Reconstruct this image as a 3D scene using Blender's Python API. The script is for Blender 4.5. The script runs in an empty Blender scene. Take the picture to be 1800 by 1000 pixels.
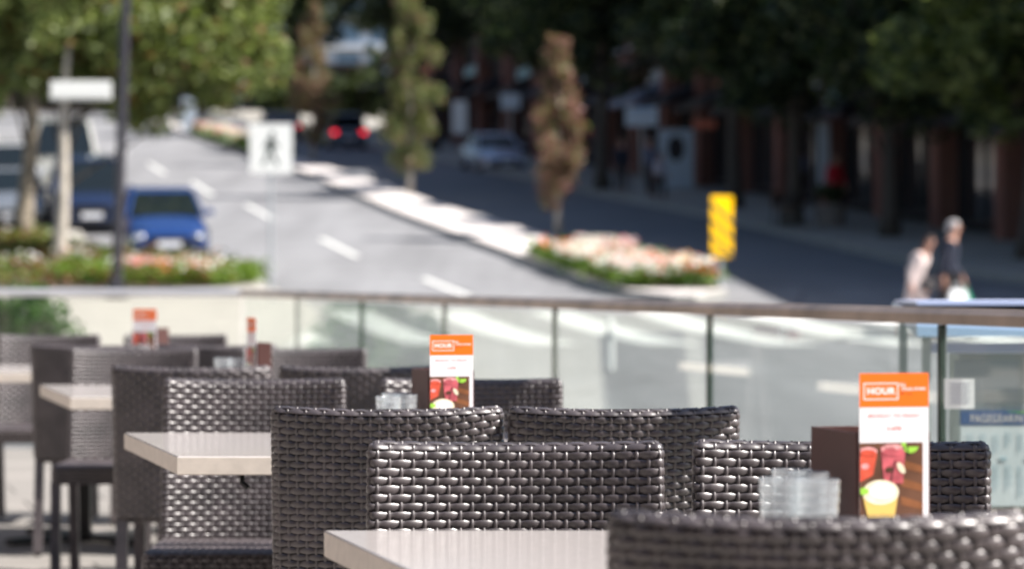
import bpy, bmesh, math, random
from mathutils import Vector, Matrix
R = math.radians
PI = math.pi
random.seed(7)
S = bpy.context.scene
COL = S.collection

# ------------------------------------------------------------------ camera, world, sun
E = 1.14; F = 5000.0; YH = 488.0
cam = bpy.data.cameras.new('camera'); camo = bpy.data.objects.new('camera', cam); COL.objects.link(camo)
camo.location = (0, 0, E); camo.rotation_euler = (R(90) - math.atan(12 / F), 0, 0)
cam.sensor_width = 36; cam.lens = F / 1800 * 36
cam.clip_start = 0.05; cam.clip_end = 3000
cam.dof.use_dof = True; cam.dof.focus_distance = 5.25; cam.dof.aperture_fstop = 4.0
S.camera = camo
SUN_EL = R(46); SUN_BEHIND = R(13)
w = bpy.data.worlds.new('World'); S.world = w; w.use_nodes = True
nt = w.node_tree; bg = nt.nodes['Background']
sky = nt.nodes.new('ShaderNodeTexSky'); sky.sky_type = 'NISHITA'; sky.sun_disc = False
sky.sun_elevation = SUN_EL
sky.sun_rotation = R(90) + SUN_BEHIND
sky.dust_density = 1.2
nt.links.new(sky.outputs[0], bg.inputs[0]); bg.inputs[1].default_value = 0.055
sl = bpy.data.lights.new('sun', 'SUN'); sl.energy = 4.9; sl.angle = R(0.5); sl.color = (1, .955, .89)
so = bpy.data.objects.new('sun', sl); COL.objects.link(so)
sd = Vector((math.cos(SUN_EL) * math.cos(SUN_BEHIND), -math.cos(SUN_EL) * math.sin(SUN_BEHIND), math.sin(SUN_EL)))
so.rotation_euler = sd.to_track_quat('Z', 'Y').to_euler(); so.location = (20, -10, 30)
S.view_settings.view_transform = 'Standard'; S.view_settings.look = 'None'
S.view_settings.exposure = 1.08; S.view_settings.gamma = 1
S.cycles.use_denoising = True
S.cycles.max_bounces = 8; S.cycles.transparent_max_bounces = 16
S.cycles.sample_clamp_indirect = 6

# ------------------------------------------------------------------ materials
def mat(name, col, rough=.7, metal=0, spec=.5, noise=0, nscale=5, bump=0, bscale=40, emit=None, es=0, coat=0, trans=0, coord='Object'):
    m = bpy.data.materials.new(name); m.use_nodes = True
    t = m.node_tree; b = t.nodes['Principled BSDF']
    b.inputs['Base Color'].default_value = (*col, 1)
    b.inputs['Roughness'].default_value = rough; b.inputs['Metallic'].default_value = metal
    b.inputs['Specular IOR Level'].default_value = spec
    b.inputs['Coat Weight'].default_value = coat
    if trans: b.inputs['Transmission Weight'].default_value = trans
    if emit: b.inputs['Emission Color'].default_value = (*emit, 1); b.inputs['Emission Strength'].default_value = es
    if noise or bump:
        tc = t.nodes.new('ShaderNodeTexCoord')
    if noise:
        n = t.nodes.new('ShaderNodeTexNoise'); n.inputs['Scale'].default_value = nscale; n.inputs['Detail'].default_value = 5
        t.links.new(tc.outputs[coord], n.inputs['Vector'])
        mr = t.nodes.new('ShaderNodeMapRange'); mr.inputs[1].default_value = .3; mr.inputs[2].default_value = .7
        mr.inputs[3].default_value = 1 - noise; mr.inputs[4].default_value = 1 + noise
        t.links.new(n.outputs[0], mr.inputs[0])
        mx = t.nodes.new('ShaderNodeVectorMath'); mx.operation = 'SCALE'; mx.inputs[0].default_value = col
        t.links.new(mr.outputs[0], mx.inputs['Scale']); t.links.new(mx.outputs[0], b.inputs['Base Color'])
    if bump:
        n2 = t.nodes.new('ShaderNodeTexNoise'); n2.inputs['Scale'].default_value = bscale; n2.inputs['Detail'].default_value = 4
        t.links.new(tc.outputs[coord], n2.inputs['Vector'])
        bp = t.nodes.new('ShaderNodeBump'); bp.inputs['Strength'].default_value = bump; bp.inputs['Distance'].default_value = .02
        t.links.new(n2.outputs[0], bp.inputs['Height']); t.links.new(bp.outputs[0], b.inputs['Normal'])
    return m

def glass_mat(name, tint, haze, hazecol=(.8, .84, .82), refl=1.0):
    m = bpy.data.materials.new(name); m.use_nodes = True; t = m.node_tree; t.nodes.clear()
    o = t.nodes.new('ShaderNodeOutputMaterial'); tr = t.nodes.new('ShaderNodeBsdfTransparent'); tr.inputs[0].default_value = (*tint, 1)
    gl = t.nodes.new('ShaderNodeBsdfGlossy'); gl.inputs['Roughness'].default_value = .01; gl.inputs[0].default_value = (refl, refl, refl, 1)
    fr = t.nodes.new('ShaderNodeFresnel'); ge = t.nodes.new('ShaderNodeNewGeometry'); mi = t.nodes.new('ShaderNodeMapRange')
    mi.inputs[3].default_value = 1.45; mi.inputs[4].default_value = 1 / 1.45      # the inner side of each pane face
    t.links.new(ge.outputs['Backfacing'], mi.inputs[0]); t.links.new(mi.outputs[0], fr.inputs[0])
    df = t.nodes.new('ShaderNodeBsdfDiffuse'); df.inputs[0].default_value = (*hazecol, 1)
    m1 = t.nodes.new('ShaderNodeMixShader'); m1.inputs[0].default_value = haze
    t.links.new(tr.outputs[0], m1.inputs[1]); t.links.new(df.outputs[0], m1.inputs[2])
    m2 = t.nodes.new('ShaderNodeMixShader'); t.links.new(fr.outputs[0], m2.inputs[0])
    t.links.new(m1.outputs[0], m2.inputs[1]); t.links.new(gl.outputs[0], m2.inputs[2]); t.links.new(m2.outputs[0], o.inputs[0])
    return m

def leaf_mat(name, col, tr=.35):
    m = bpy.data.materials.new(name); m.use_nodes = True; t = m.node_tree; t.nodes.clear()
    o = t.nodes.new('ShaderNodeOutputMaterial'); b = t.nodes.new('ShaderNodeBsdfPrincipled')
    b.inputs['Base Color'].default_value = (*col, 1); b.inputs['Roughness'].default_value = .5; b.inputs['Specular IOR Level'].default_value = .4
    tl = t.nodes.new('ShaderNodeBsdfTranslucent'); tl.inputs[0].default_value = (col[0] * 1.3, col[1] * 1.4, col[2] * .8, 1)
    mx = t.nodes.new('ShaderNodeMixShader'); mx.inputs[0].default_value = tr
    t.links.new(b.outputs[0], mx.inputs[1]); t.links.new(tl.outputs[0], mx.inputs[2]); t.links.new(mx.outputs[0], o.inputs[0])
    return m

def brick_mat(name, c1, c2, mortar, sc=1.0):
    m = mat(name, c1, .85); t = m.node_tree; b = t.nodes['Principled BSDF']
    tc = t.nodes.new('ShaderNodeTexCoord'); mp = t.nodes.new('ShaderNodeMapping'); mp.inputs['Rotation'].default_value = (R(90), 0, R(90))
    br = t.nodes.new('ShaderNodeTexBrick'); br.inputs['Scale'].default_value = sc * 4
    br.inputs['Color1'].default_value = (*c1, 1); br.inputs['Color2'].default_value = (*c2, 1); br.inputs['Mortar'].default_value = (*mortar, 1)
    t.links.new(tc.outputs['Object'], mp.inputs[0]); t.links.new(mp.outputs[0], br.inputs[0]); t.links.new(br.outputs[0], b.inputs['Base Color'])
    return m

def paver_mat():
    m = mat('patio_paver', (.42, .4, .37), .8); t = m.node_tree; b = t.nodes['Principled BSDF']
    tc = t.nodes.new('ShaderNodeTexCoord'); mp = t.nodes.new('ShaderNodeMapping'); mp.inputs['Rotation'].default_value = (0, 0, R(-14.5))
    br = t.nodes.new('ShaderNodeTexBrick'); br.inputs['Scale'].default_value = 1.1; br.inputs['Mortar Size'].default_value = .008
    br.inputs['Color1'].default_value = (.30, .275, .255, 1); br.inputs['Color2'].default_value = (.23, .215, .20, 1); br.inputs['Mortar'].default_value = (.06, .055, .05, 1)
    br.inputs['Brick Width'].default_value = .9; br.inputs['Row Height'].default_value = .6
    t.links.new(tc.outputs['Object'], mp.inputs[0]); t.links.new(mp.outputs[0], br.inputs[0]); t.links.new(br.outputs[0], b.inputs['Base Color'])
    return m

M = {}
M['strand'] = mat('woven_resin', (.080, .065, .068), .40, metal=.14, spec=1.0, noise=.4, nscale=14, coat=.55)
M['strand'].node_tree.nodes['Principled BSDF'].inputs['Coat Roughness'].default_value = .42
M['core'] = mat('chair_core', (.012, .009, .009), .9)
M['metal_dark'] = mat('dark_metal', (.012, .012, .013), .4, spec=.5)
M['tabletop'] = mat('tabletop_laminate', (.56, .515, .50), .13, spec=.6, noise=.05, nscale=60)
M['tableedge'] = mat('tabletop_edge', (.82, .73, .64), .55, noise=.08, nscale=40)  # edge colour lightened to make up for the weak sun on it
M['rail'] = mat('rail_metal', (.47, .36, .29), .38, metal=.35, noise=.38, nscale=4)  # brown mirrored from the patio is put into the metal colour
M['railend'] = mat('rail_end_metal', (.78, .78, .82), .35, metal=.6, noise=.08, nscale=3)  # brighter copy of the rail metal, reflected sky put into the colour
M['glass'] = glass_mat('balustrade_glass', (.93, .965, .95), .045, (.78, .84, .80))
M['glassclear'] = glass_mat('clear_balustrade_glass', (.97, .98, .96), .02, (.86, .84, .78))
M['glassedge'] = mat('glass_edge', (.008, .035, .024), .2)
M['leather'] = mat('brown_leather', (.075, .03, .026), .45, bump=.1, bscale=300)
M['card'] = mat('card_white', (.82, .80, .83), .4)
M['orange'] = mat('card_orange', (.95, .17, .012), .4)
M['coral'] = mat('print_coral', (.9, .32, .30), .5)
M['darkink'] = mat('print_dark', (.2, .05, .03), .5)
M['greyink'] = mat('print_grey', (.5, .5, .58), .5)
M['pw'] = mat('print_white', (.86, .82, .80), .4)
M['wood1'] = mat('picture_wood', (.13, .06, .035), .35, noise=.5, nscale=12)
M['wood2'] = mat('picture_wood_light', (.22, .085, .035), .35, noise=.3, nscale=30)
M['red'] = mat('picture_red', (.62, .09, .05), .35, noise=.3, nscale=60)
M['pink'] = mat('picture_pink', (.48, .10, .12), .35, noise=.4, nscale=60)
M['pinklight'] = mat('picture_pink_light', (.70, .33, .33), .35, noise=.3, nscale=80)
M['lime'] = mat('picture_lime', (.32, .62, .07), .35)
M['cream'] = mat('picture_cream', (.82, .74, .55), .35, noise=.15, nscale=60)
M['yellowp'] = mat('picture_yellow', (.72, .5, .14), .35)
M['black'] = mat('black', (.01, .01, .01), .5)
M['asphalt'] = mat('asphalt', (.238, .238, .25), .85, noise=.10, nscale=.6, bump=.2, bscale=60)
def streak(m):
    t = m.node_tree; b = t.nodes['Principled BSDF']; src = b.inputs['Base Color'].links[0].from_socket
    tc = t.nodes.new('ShaderNodeTexCoord'); mp = t.nodes.new('ShaderNodeMapping'); mp.inputs['Rotation'].default_value = (0, 0, R(-11.5)); mp.inputs['Scale'].default_value = (1.1, .04, 1)
    n = t.nodes.new('ShaderNodeTexNoise'); n.inputs['Scale'].default_value = 1; n.inputs['Detail'].default_value = 3
    vo = t.nodes.new('ShaderNodeTexVoronoi'); vo.feature = 'DISTANCE_TO_EDGE'; vo.inputs['Scale'].default_value = .22
    cr = t.nodes.new('ShaderNodeMapRange'); cr.inputs[1].default_value = 0; cr.inputs[2].default_value = .012; cr.inputs[3].default_value = .62; cr.inputs[4].default_value = 1
    mr = t.nodes.new('ShaderNodeMapRange'); mr.inputs[1].default_value = .35; mr.inputs[2].default_value = .65; mr.inputs[3].default_value = .84; mr.inputs[4].default_value = 1.1
    mu = t.nodes.new('ShaderNodeMath'); mu.operation = 'MULTIPLY'; v = t.nodes.new('ShaderNodeVectorMath'); v.operation = 'SCALE'
    t.links.new(tc.outputs['Object'], mp.inputs[0]); t.links.new(mp.outputs[0], n.inputs[0]); t.links.new(n.outputs[0], mr.inputs[0])
    t.links.new(tc.outputs['Object'], vo.inputs['Vector']); t.links.new(vo.outputs['Distance'], cr.inputs[0]); t.links.new(cr.outputs[0], mu.inputs[0]); t.links.new(mr.outputs[0], mu.inputs[1])
    t.links.new(src, v.inputs[0]); t.links.new(mu.outputs[0], v.inputs['Scale']); t.links.new(v.outputs[0], b.inputs['Base Color'])
streak(M['asphalt'])
M['asphalt2'] = mat('asphalt_far_lanes', (.185, .19, .205), .85, noise=.12, nscale=.5)
M['paint'] = mat('road_paint', (.72, .72, .70), .7, noise=.1, nscale=4)
M['concrete'] = mat('concrete', (.40, .375, .34), .85, noise=.10, nscale=1.5)
M['median'] = mat('median_concrete', (.68, .63, .61), .85, noise=.08, nscale=1.2)
M['kerb'] = mat('kerb_concrete', (.30, .30, .28), .85, noise=.2, nscale=3)
M['earth'] = mat('earth', (.10, .075, .05), .95, noise=.4, nscale=.8)
M['paver'] = paver_mat()
M['bark'] = mat('bark', (.26, .22, .17), .9, noise=.45, nscale=6, bump=.5, bscale=12)
M['barkdark'] = mat('bark_dark', (.07, .06, .05), .9, noise=.4, nscale=6)
M['barkpale'] = mat('bark_pale', (.42, .38, .33), .9, noise=.3, nscale=5)
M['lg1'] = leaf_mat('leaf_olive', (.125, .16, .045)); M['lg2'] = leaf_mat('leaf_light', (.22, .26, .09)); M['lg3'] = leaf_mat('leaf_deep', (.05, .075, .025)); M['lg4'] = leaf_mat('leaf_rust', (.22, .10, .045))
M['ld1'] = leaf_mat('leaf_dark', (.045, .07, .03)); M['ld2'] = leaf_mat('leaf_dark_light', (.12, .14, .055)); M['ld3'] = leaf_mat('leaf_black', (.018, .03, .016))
M['lr1'] = leaf_mat('leaf_plum', (.29, .14, .14)); M['lr2'] = leaf_mat('leaf_bronze', (.27, .20, .12)); M['lr3'] = leaf_mat('leaf_olive_brown', (.15, .19, .07))
M['lb1'] = leaf_mat('bush_green', (.035, .10, .018)); M['lb2'] = leaf_mat('bush_light', (.085, .19, .035)); M['lb3'] = leaf_mat('bush_deep', (.02, .07, .015))
M['ff1'] = leaf_mat('bed_green', (.16, .25, .035)); M['ff2'] = leaf_mat('bed_green_deep', (.05, .11, .02)); M['ffr'] = leaf_mat('bed_russet', (.20, .075, .035)); M['ffo'] = leaf_mat('bed_olive', (.17, .14, .045))
M['pwhite'] = leaf_mat('petal_white', (.82, .80, .80), .2); M['ppink'] = leaf_mat('petal_pink', (.85, .38, .45), .2); M['porange'] = leaf_mat('petal_orange', (.85, .20, .09), .2); M['pyel'] = leaf_mat('petal_cream', (.82, .70, .45), .2)
M['pole'] = mat('lamp_post_paint', (.035, .033, .042), .4)
M['polegrey'] = mat('galvanised', (.42, .45, .48), .45, metal=.5)
M['signwhite'] = mat('sign_white', (.86, .87, .85), .5)
M['signblack'] = mat('sign_black', (.02, .035, .03), .5)
M['yellow'] = mat('sign_yellow', (1, .56, .0), .5, spec=.15)
M['tyre'] = mat('tyre', (.012, .012, .012), .8); M['rim'] = mat('rim', (.45, .45, .47), .3, metal=.9)
M['carglass'] = mat('car_glass', (.01, .015, .018), .05, spec=.8)
M['lamp'] = mat('headlight_lens', (.85, .88, .92), .2, spec=1, metal=.8)
M['taillamp'] = mat('tail_light', (.9, .01, .02), .3, emit=(1, .02, .04), es=1.3)
M['taillamp_off'] = mat('tail_light_off', (.35, .01, .02), .3); M['plate'] = mat('number_plate', (.75, .76, .82), .5)
M['skin'] = mat('skin', (.48, .26, .19), .55); M['hairgrey'] = mat('hair_grey', (.36, .35, .36), .7); M['hairdark'] = mat('hair_dark', (.035, .02, .018), .6)
M['beige'] = mat('beige_cloth', (.66, .55, .53), .85, noise=.12, nscale=8); M['navy'] = mat('navy_cloth', (.012, .016, .035), .8); M['darktrous'] = mat('dark_cloth', (.035, .03, .032), .85)
M['whitecloth'] = mat('white_cloth', (.55, .53, .62), .8); M['redcloth'] = mat('red_cloth', (.5, .01, .03), .8); M['bluecloth'] = mat('blue_cloth', (.10, .11, .17), .8)
M['bagwhite'] = mat('bag_white', (.78, .80, .82), .6); M['baggreen'] = mat('bag_green', (.03, .35, .20), .6)
M['brick'] = brick_mat('brick', (.26, .105, .08), (.20, .08, .06), (.24, .2, .18))
M['brick2'] = brick_mat('brick_rose', (.26, .12, .11), (.22, .10, .09), (.24, .2, .19))
M['stucco'] = mat('stucco', (.20, .18, .17), .9, noise=.15, nscale=1)
M['darkwall'] = mat('dark_wall', (.035, .03, .032), .8); M['shopglass'] = mat('shop_glass', (.02, .026, .03), .08, spec=.7)
M['awning'] = mat('awning_navy', (.02, .022, .035), .8); M['awnblue'] = mat('awning_blue', (.22, .28, .42), .7); M['teal'] = mat('banner_teal', (.30, .50, .52), .7)
M['paleblue'] = mat('pale_tower', (.52, .60, .72), .7, noise=.1, nscale=.3); M['towerglass'] = mat('tower_glass', (.16, .26, .38), .2)
M['palewall'] = mat('pale_panel', (.50, .58, .66), .7); M['shopred'] = mat('shop_red', (.6, .16, .09), .6); M['lit'] = mat('lit_lamp', (1, .6, .25), .5, emit=(1, .55, .2), es=.5)
M['boxblue'] = mat('box_blue', (.30, .43, .62), .3, spec=.6); M['boxlav'] = mat('box_lavender', (.50, .57, .80), .4); M['boxframe'] = mat('box_frame', (.48, .55, .55), .5)
M['boxdark'] = mat('box_window', (.38, .44, .47), .25); M['paper'] = mat('paper_pale', (.78, .86, .90), .6, noise=.04, nscale=10); M['bandblue'] = mat('band_blue', (.02, .10, .30), .5)
M['papergreen'] = mat('paper_green', (.18, .62, .10), .5); M['column'] = mat('print_column', (.45, .60, .68), .6); M['white'] = mat('white_paint', (.8, .8, .8), .5)
M['glassware'] = mat('glassware', (1, 1, 1), .05, trans=1, spec=.8)
M['tumbler'] = glass_mat('tumbler_glass', (.92, .94, .945), .11, (.9, .92, .95))
M['grille'] = mat('grille', (.01, .01, .012), .4)

# ------------------------------------------------------------------ mesh helpers
class MB:
    def __init__(s): s.v = []; s.f = []; s.m = []; s.mats = []
    def mi(s, m):
        if m not in s.mats: s.mats.append(m)
        return s.mats.index(m)
    def add(s, vs, fs, m):
        o = len(s.v); k = s.mi(m); s.v += [tuple(v) for v in vs]
        for f in fs: s.f.append(tuple(i + o for i in f)); s.m.append(k)
    def poly(s, vs, m): s.add(vs, [tuple(range(len(vs)))], m)
    def box(s, c, d, m, rz=0, bev=0):
        if bev:
            b = bmesh.new(); bmesh.ops.create_cube(b, size=1)
            for v in b.verts: v.co = Vector((v.co.x * d[0], v.co.y * d[1], v.co.z * d[2]))
            bmesh.ops.bevel(b, geom=list(b.edges), offset=bev, segments=2, affect='EDGES', profile=.5)
            b.verts.index_update(); vs = [v.co.copy() for v in b.verts]; fs = [tuple(v.index for v in f.verts) for f in b.faces]; b.free()
        else:
            vs = [Vector((x * d[0] / 2, y * d[1] / 2, z * d[2] / 2)) for x in (-1, 1) for y in (-1, 1) for z in (-1, 1)]
            fs = [(0, 1, 3, 2), (4, 6, 7, 5), (0, 4, 5, 1), (2, 3, 7, 6), (0, 2, 6, 4), (1, 5, 7, 3)]
        if rz:
            rm = Matrix.Rotation(rz, 3, 'Z'); vs = [rm @ v for v in vs]
        s.add([v + Vector(c) for v in vs], fs, m)
    def rings(s, rings, m, cap=True, closed=True):
        n = len(rings[0]); vs = [p for r in rings for p in r]; fs = []
        for i in range(len(rings) - 1):
            for j in range(n if closed else n - 1):
                k = (j + 1) % n; fs.append((i * n + j, i * n + k, (i + 1) * n + k, (i + 1) * n + j))
        if cap: fs.append(tuple(range(n))[::-1]); fs.append(tuple((len(rings) - 1) * n + j for j in range(n)))
        s.add(vs, fs, m)
    def tube(s, pts, rad, m, n=10, cap=True):
        pts = [Vector(p) for p in pts]; rs = rad if isinstance(rad, (list, tuple)) else [rad] * len(pts); out = []
        for i, p in enumerate(pts):
            d = (pts[min(i + 1, len(pts) - 1)] - pts[max(i - 1, 0)]).normalized()
            a = Vector((1, 0, 0)) if abs(d.x) < .8 else Vector((0, 1, 0))
            u = d.cross(a).normalized(); v = d.cross(u)
            out.append([p + (u * math.cos(2 * PI * k / n) + v * math.sin(2 * PI * k / n)) * rs[i] for k in range(n)])
        s.rings(out, m, cap)
    def lathe(s, prof, m, n=24, c=(0, 0, 0), cap=False):
        s.rings([[(c[0] + r * math.cos(2 * PI * k / n), c[1] + r * math.sin(2 * PI * k / n), c[2] + z) for k in range(n)] for r, z in prof], m, cap)
    def build(s, name, parent=None, smooth=False, loc=None, rz=0, auto=False):
        me = bpy.data.meshes.new(name); me.from_pydata(s.v, [], s.f)
        for mm in s.mats: me.materials.append(M[mm] if isinstance(mm, str) else mm)
        me.polygons.foreach_set('material_index', s.m)
        if smooth: me.polygons.foreach_set('use_smooth', [True] * len(s.f))
        me.update()
        if smooth != 'raw':
            b = bmesh.new(); b.from_mesh(me); 
            if len(b.faces) < 60000: bmesh.ops.recalc_face_normals(b, faces=b.faces)
            b.to_mesh(me); b.free()
        if auto:
            try: me.set_sharp_from_angle(angle=R(35))
            except Exception: pass
        o = bpy.data.objects.new(name, me); COL.objects.link(o)
        if parent: o.parent = parent
        if loc: o.location = loc
        if rz: o.rotation_euler.z = rz
        return o

def tag(o, label=None, cat=None, group=None, kind=None):
    if label: o['label'] = label
    if cat: o['category'] = cat
    if group: o['group'] = group
    if kind: o['kind'] = kind
    return o
def thing(name, label, cat, loc=(0, 0, 0), rz=0, group=None):
    o = bpy.data.objects.new(name, None); COL.objects.link(o); o.location = loc; o.rotation_euler = (0, 0, rz)
    o.empty_display_size = .1
    return tag(o, label, cat, group)
def dup(root, loc, rz, label, group=None):
    r = root.copy(); COL.objects.link(r); r.location = loc; r.rotation_euler = (0, 0, rz); r['label'] = label
    if group: r['group'] = group
    for ch in list(root.children):
        c = ch.copy(); COL.objects.link(c); c.parent = r
        for g in list(ch.children):
            d = g.copy(); COL.objects.link(d); d.parent = c
    return r
_tcache = {}
def text_polys(txt, size, bold=0, sx=1.0):
    key = (txt, size, bold, sx)
    if key in _tcache: return _tcache[key]
    cu = bpy.data.curves.new('t', 'FONT'); cu.body = txt; cu.size = size; cu.align_x = 'CENTER'; cu.align_y = 'CENTER'; cu.offset = bold; cu.space_character = 1.08
    o = bpy.data.objects.new('t', cu); COL.objects.link(o); dg = bpy.context.evaluated_depsgraph_get(); dg.update()
    me = bpy.data.meshes.new_from_object(o.evaluated_get(dg))
    r = ([(v.co.x * sx, v.co.y) for v in me.vertices], [tuple(p.vertices) for p in me.polygons])
    bpy.data.objects.remove(o); bpy.data.meshes.remove(me); bpy.data.curves.remove(cu); _tcache[key] = r
    return r
def put_text(mb, txt, size, cx, cz, y, m, bold=0, sx=1.0):     # upright, facing -Y
    vs, fs = text_polys(txt, size, bold, sx); mb.add([(cx + a, y, cz + b) for a, b in vs], fs, m)

# ------------------------------------------------------------------ ground
def gz(Y):
    t = max(0, min(1, (Y - 20) / 12)); t = t * t * (3 - 2 * t)
    q = (Y - 43.8) / 2.5; sp = q if q > 30 else math.log1p(math.exp(q))
    return -.06 + .16 * t + .0777 * 2.5 * sp
def G(px, py):                                                # where the ray through a photo point meets the ground
    lo, hi = 5.0, 600.0; k = -(py - YH) / F
    Y = lo
    while Y < hi and E + k * Y > gz(Y): Y += .05
    return ((px - 900) / F * Y, Y)
def PX(px, Y): return (px - 900) / F * Y
def PZ(py, Y): return E - (py - YH) / F * Y

def strip(name, left, right, Ys, dz, m, kind='structure', nx=4, thick=0):
    mb = MB(); vs = []
    for Y in Ys:
        a, b = left(Y), right(Y)
        for i in range(nx + 1): vs.append((a + (b - a) * i / nx, Y, gz(Y) + dz))
    fs = [(j * (nx + 1) + i, j * (nx + 1) + i + 1, (j + 1) * (nx + 1) + i + 1, (j + 1) * (nx + 1) + i) for j in range(len(Ys) - 1) for i in range(nx)]
    mb.add(vs, fs, m)
    if thick:                                                  # kerb faces
        for side in (0, nx):
            v2 = []
            for j in range(len(Ys)): p = vs[j * (nx + 1) + side]; v2 += [p, (p[0], p[1], p[2] - thick)]
            mb.add(v2, [(2 * j, 2 * j + 1, 2 * j + 3, 2 * j + 2) for j in range(len(Ys) - 1)], 'kerb')
        for j in (0, len(Ys) - 1):
            r = vs[j * (nx + 1):(j + 1) * (nx + 1)]
            for a, b in zip(r, r[1:]): mb.poly([a, b, (b[0], b[1], b[2] - thick), (a[0], a[1], a[2] - thick)], 'kerb')
    return tag(mb.build(name), kind=kind)
def fr(a, b, st):
    n = max(1, int(round((b - a) / st))); return [a + (b - a) * i / n for i in range(n + 1)]
def lerpf(pts):
    def f(Y):
        if Y <= pts[0][0]: return pts[0][1]
        for (a, x), (b, y) in zip(pts, pts[1:]):
            if Y <= b: return x + (y - x) * (Y - a) / (b - a)
        (a, x), (b, y) = pts[-2], pts[-1]; return y + (y - x) / (b - a) * (Y - b)
    return f
YS = fr(-20, 36, 2) + fr(36, 60, .75)[1:] + fr(60, 420, 6)[1:]
strip('ground', lambda Y: -170, lambda Y: 170, YS, -.03, 'earth', nx=6)
medL = lerpf([(51.2, 2.9), (52.3, 2.1), (54, 1.62), (78.9, -3.15), (106, -7.67), (164, -19), (230, -32)])
medR = lerpf([(51.2, 3.3), (52.3, 3.95), (54, 3.9), (78.9, -1.35), (106, -6.2), (164, -17.6), (230, -30.6)])
curbR = lerpf([(50, 14), (53, 11.2), (57, 9.3), (60.8, 8.4), (77.9, 5.45), (88.7, 3.1), (164, -12.5), (230, -26)])
curbL = lerpf([(19, -3.3), (37, -3.3), (47, -3.2), (50.5, -3.7), (54, -4.75), (57, -5.3), (59.2, -7.6), (61, -8.75), (100, -16.8), (164, -30), (230, -43)])
strip('road', lambda Y: curbL(Y) - .3 if Y > 19.5 else -40, lambda Y: (medL(Y) + medR(Y)) / 2 if Y > 55 else 60, fr(19.6, 36, 2) + fr(36, 60, .75)[1:] + fr(60, 228, 3)[1:], 0, 'asphalt', nx=8)
strip('road_far_lanes', lambda Y: (medL(Y) + medR(Y)) / 2, lambda Y: curbR(Y) + .2, fr(55, 228, 3), .004, 'asphalt2', nx=4)
strip('median', medL, medR, [51.2, 51.6, 52.3, 53, 54] + fr(56, 228, 3), .15, 'median', nx=2, thick=.15)
strip('pavement_left', lambda Y: -40, curbL, fr(19.2, 36, 2) + fr(36, 62, .75)[1:] + fr(64, 228, 4), .13, 'concrete', nx=6, thick=.14)
strip('pavement_right', curbR, lambda Y: curbR(Y) + 22, fr(52, 62, .75) + fr(64, 228, 4), .14, 'concrete', nx=4, thick=.14)
# patio floor
mb = MB(); mb.box((-3, 9.4, -.1), (14, 19.3, .2), 'paver')
mb2 = MB()
vs = [(3.1 - .258 * -2 + .1, -2), (3.1 - .258 * 19 + .1, 19), (-12, 19), (-12, -2)]
mb2.add([(x, y, 0) for x, y in vs] + [(x, y, -.2) for x, y in vs], [(0, 1, 2, 3), (0, 4, 5, 1), (1, 5, 6, 2), (2, 6, 7, 3), (3, 7, 4, 0)], 'paver')
tag(mb2.build('patio_floor'), kind='structure')
# lane dashes
mb = MB()
for a, b in [((745, 490), (825, 522)), ((565, 420), (628, 452)), ((432, 360), (480, 386)), ((337, 320), (374, 344)), ((262, 288), (290, 306)), ((205, 262), (224, 274))]:
    (x0, y0), (x1, y1) = G(*a), G(*b)
    if y0 > y1: x0, y0, x1, y1 = x1, y1, x0, y0
    n = 4; rr = []
    for i in range(n + 1):
        t = i / n; X = x0 + (x1 - x0) * t; Y = y0 + (y1 - y0) * t; rr.append(((X - .085, Y, gz(Y) + .009), (X + .085, Y, gz(Y) + .009)))
    for p, q in zip(rr, rr[1:]): mb.poly([p[0], p[1], q[1], q[0]], 'paint')
tag(mb.build('lane_marking'), kind='structure')
mb = MB()
for i in range(8):                                             # slanted crossing bars
    x0 = -4.6 + i * 1.75; y0 = 49.5 - i * .1
    n = 6; rr = []
    for k in range(n + 1):
        t = k / n; X = x0 + 1.7 * t; Y = y0 - 8 * t; rr.append(((X - .38, Y, gz(Y) + .012), (X + .38, Y, gz(Y) + .012)))
    for p, q in zip(rr, rr[1:]): mb.poly([p[0], p[1], q[1], q[0]], 'paint')
tag(mb.build('crosswalk_marking'), kind='structure')

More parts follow.
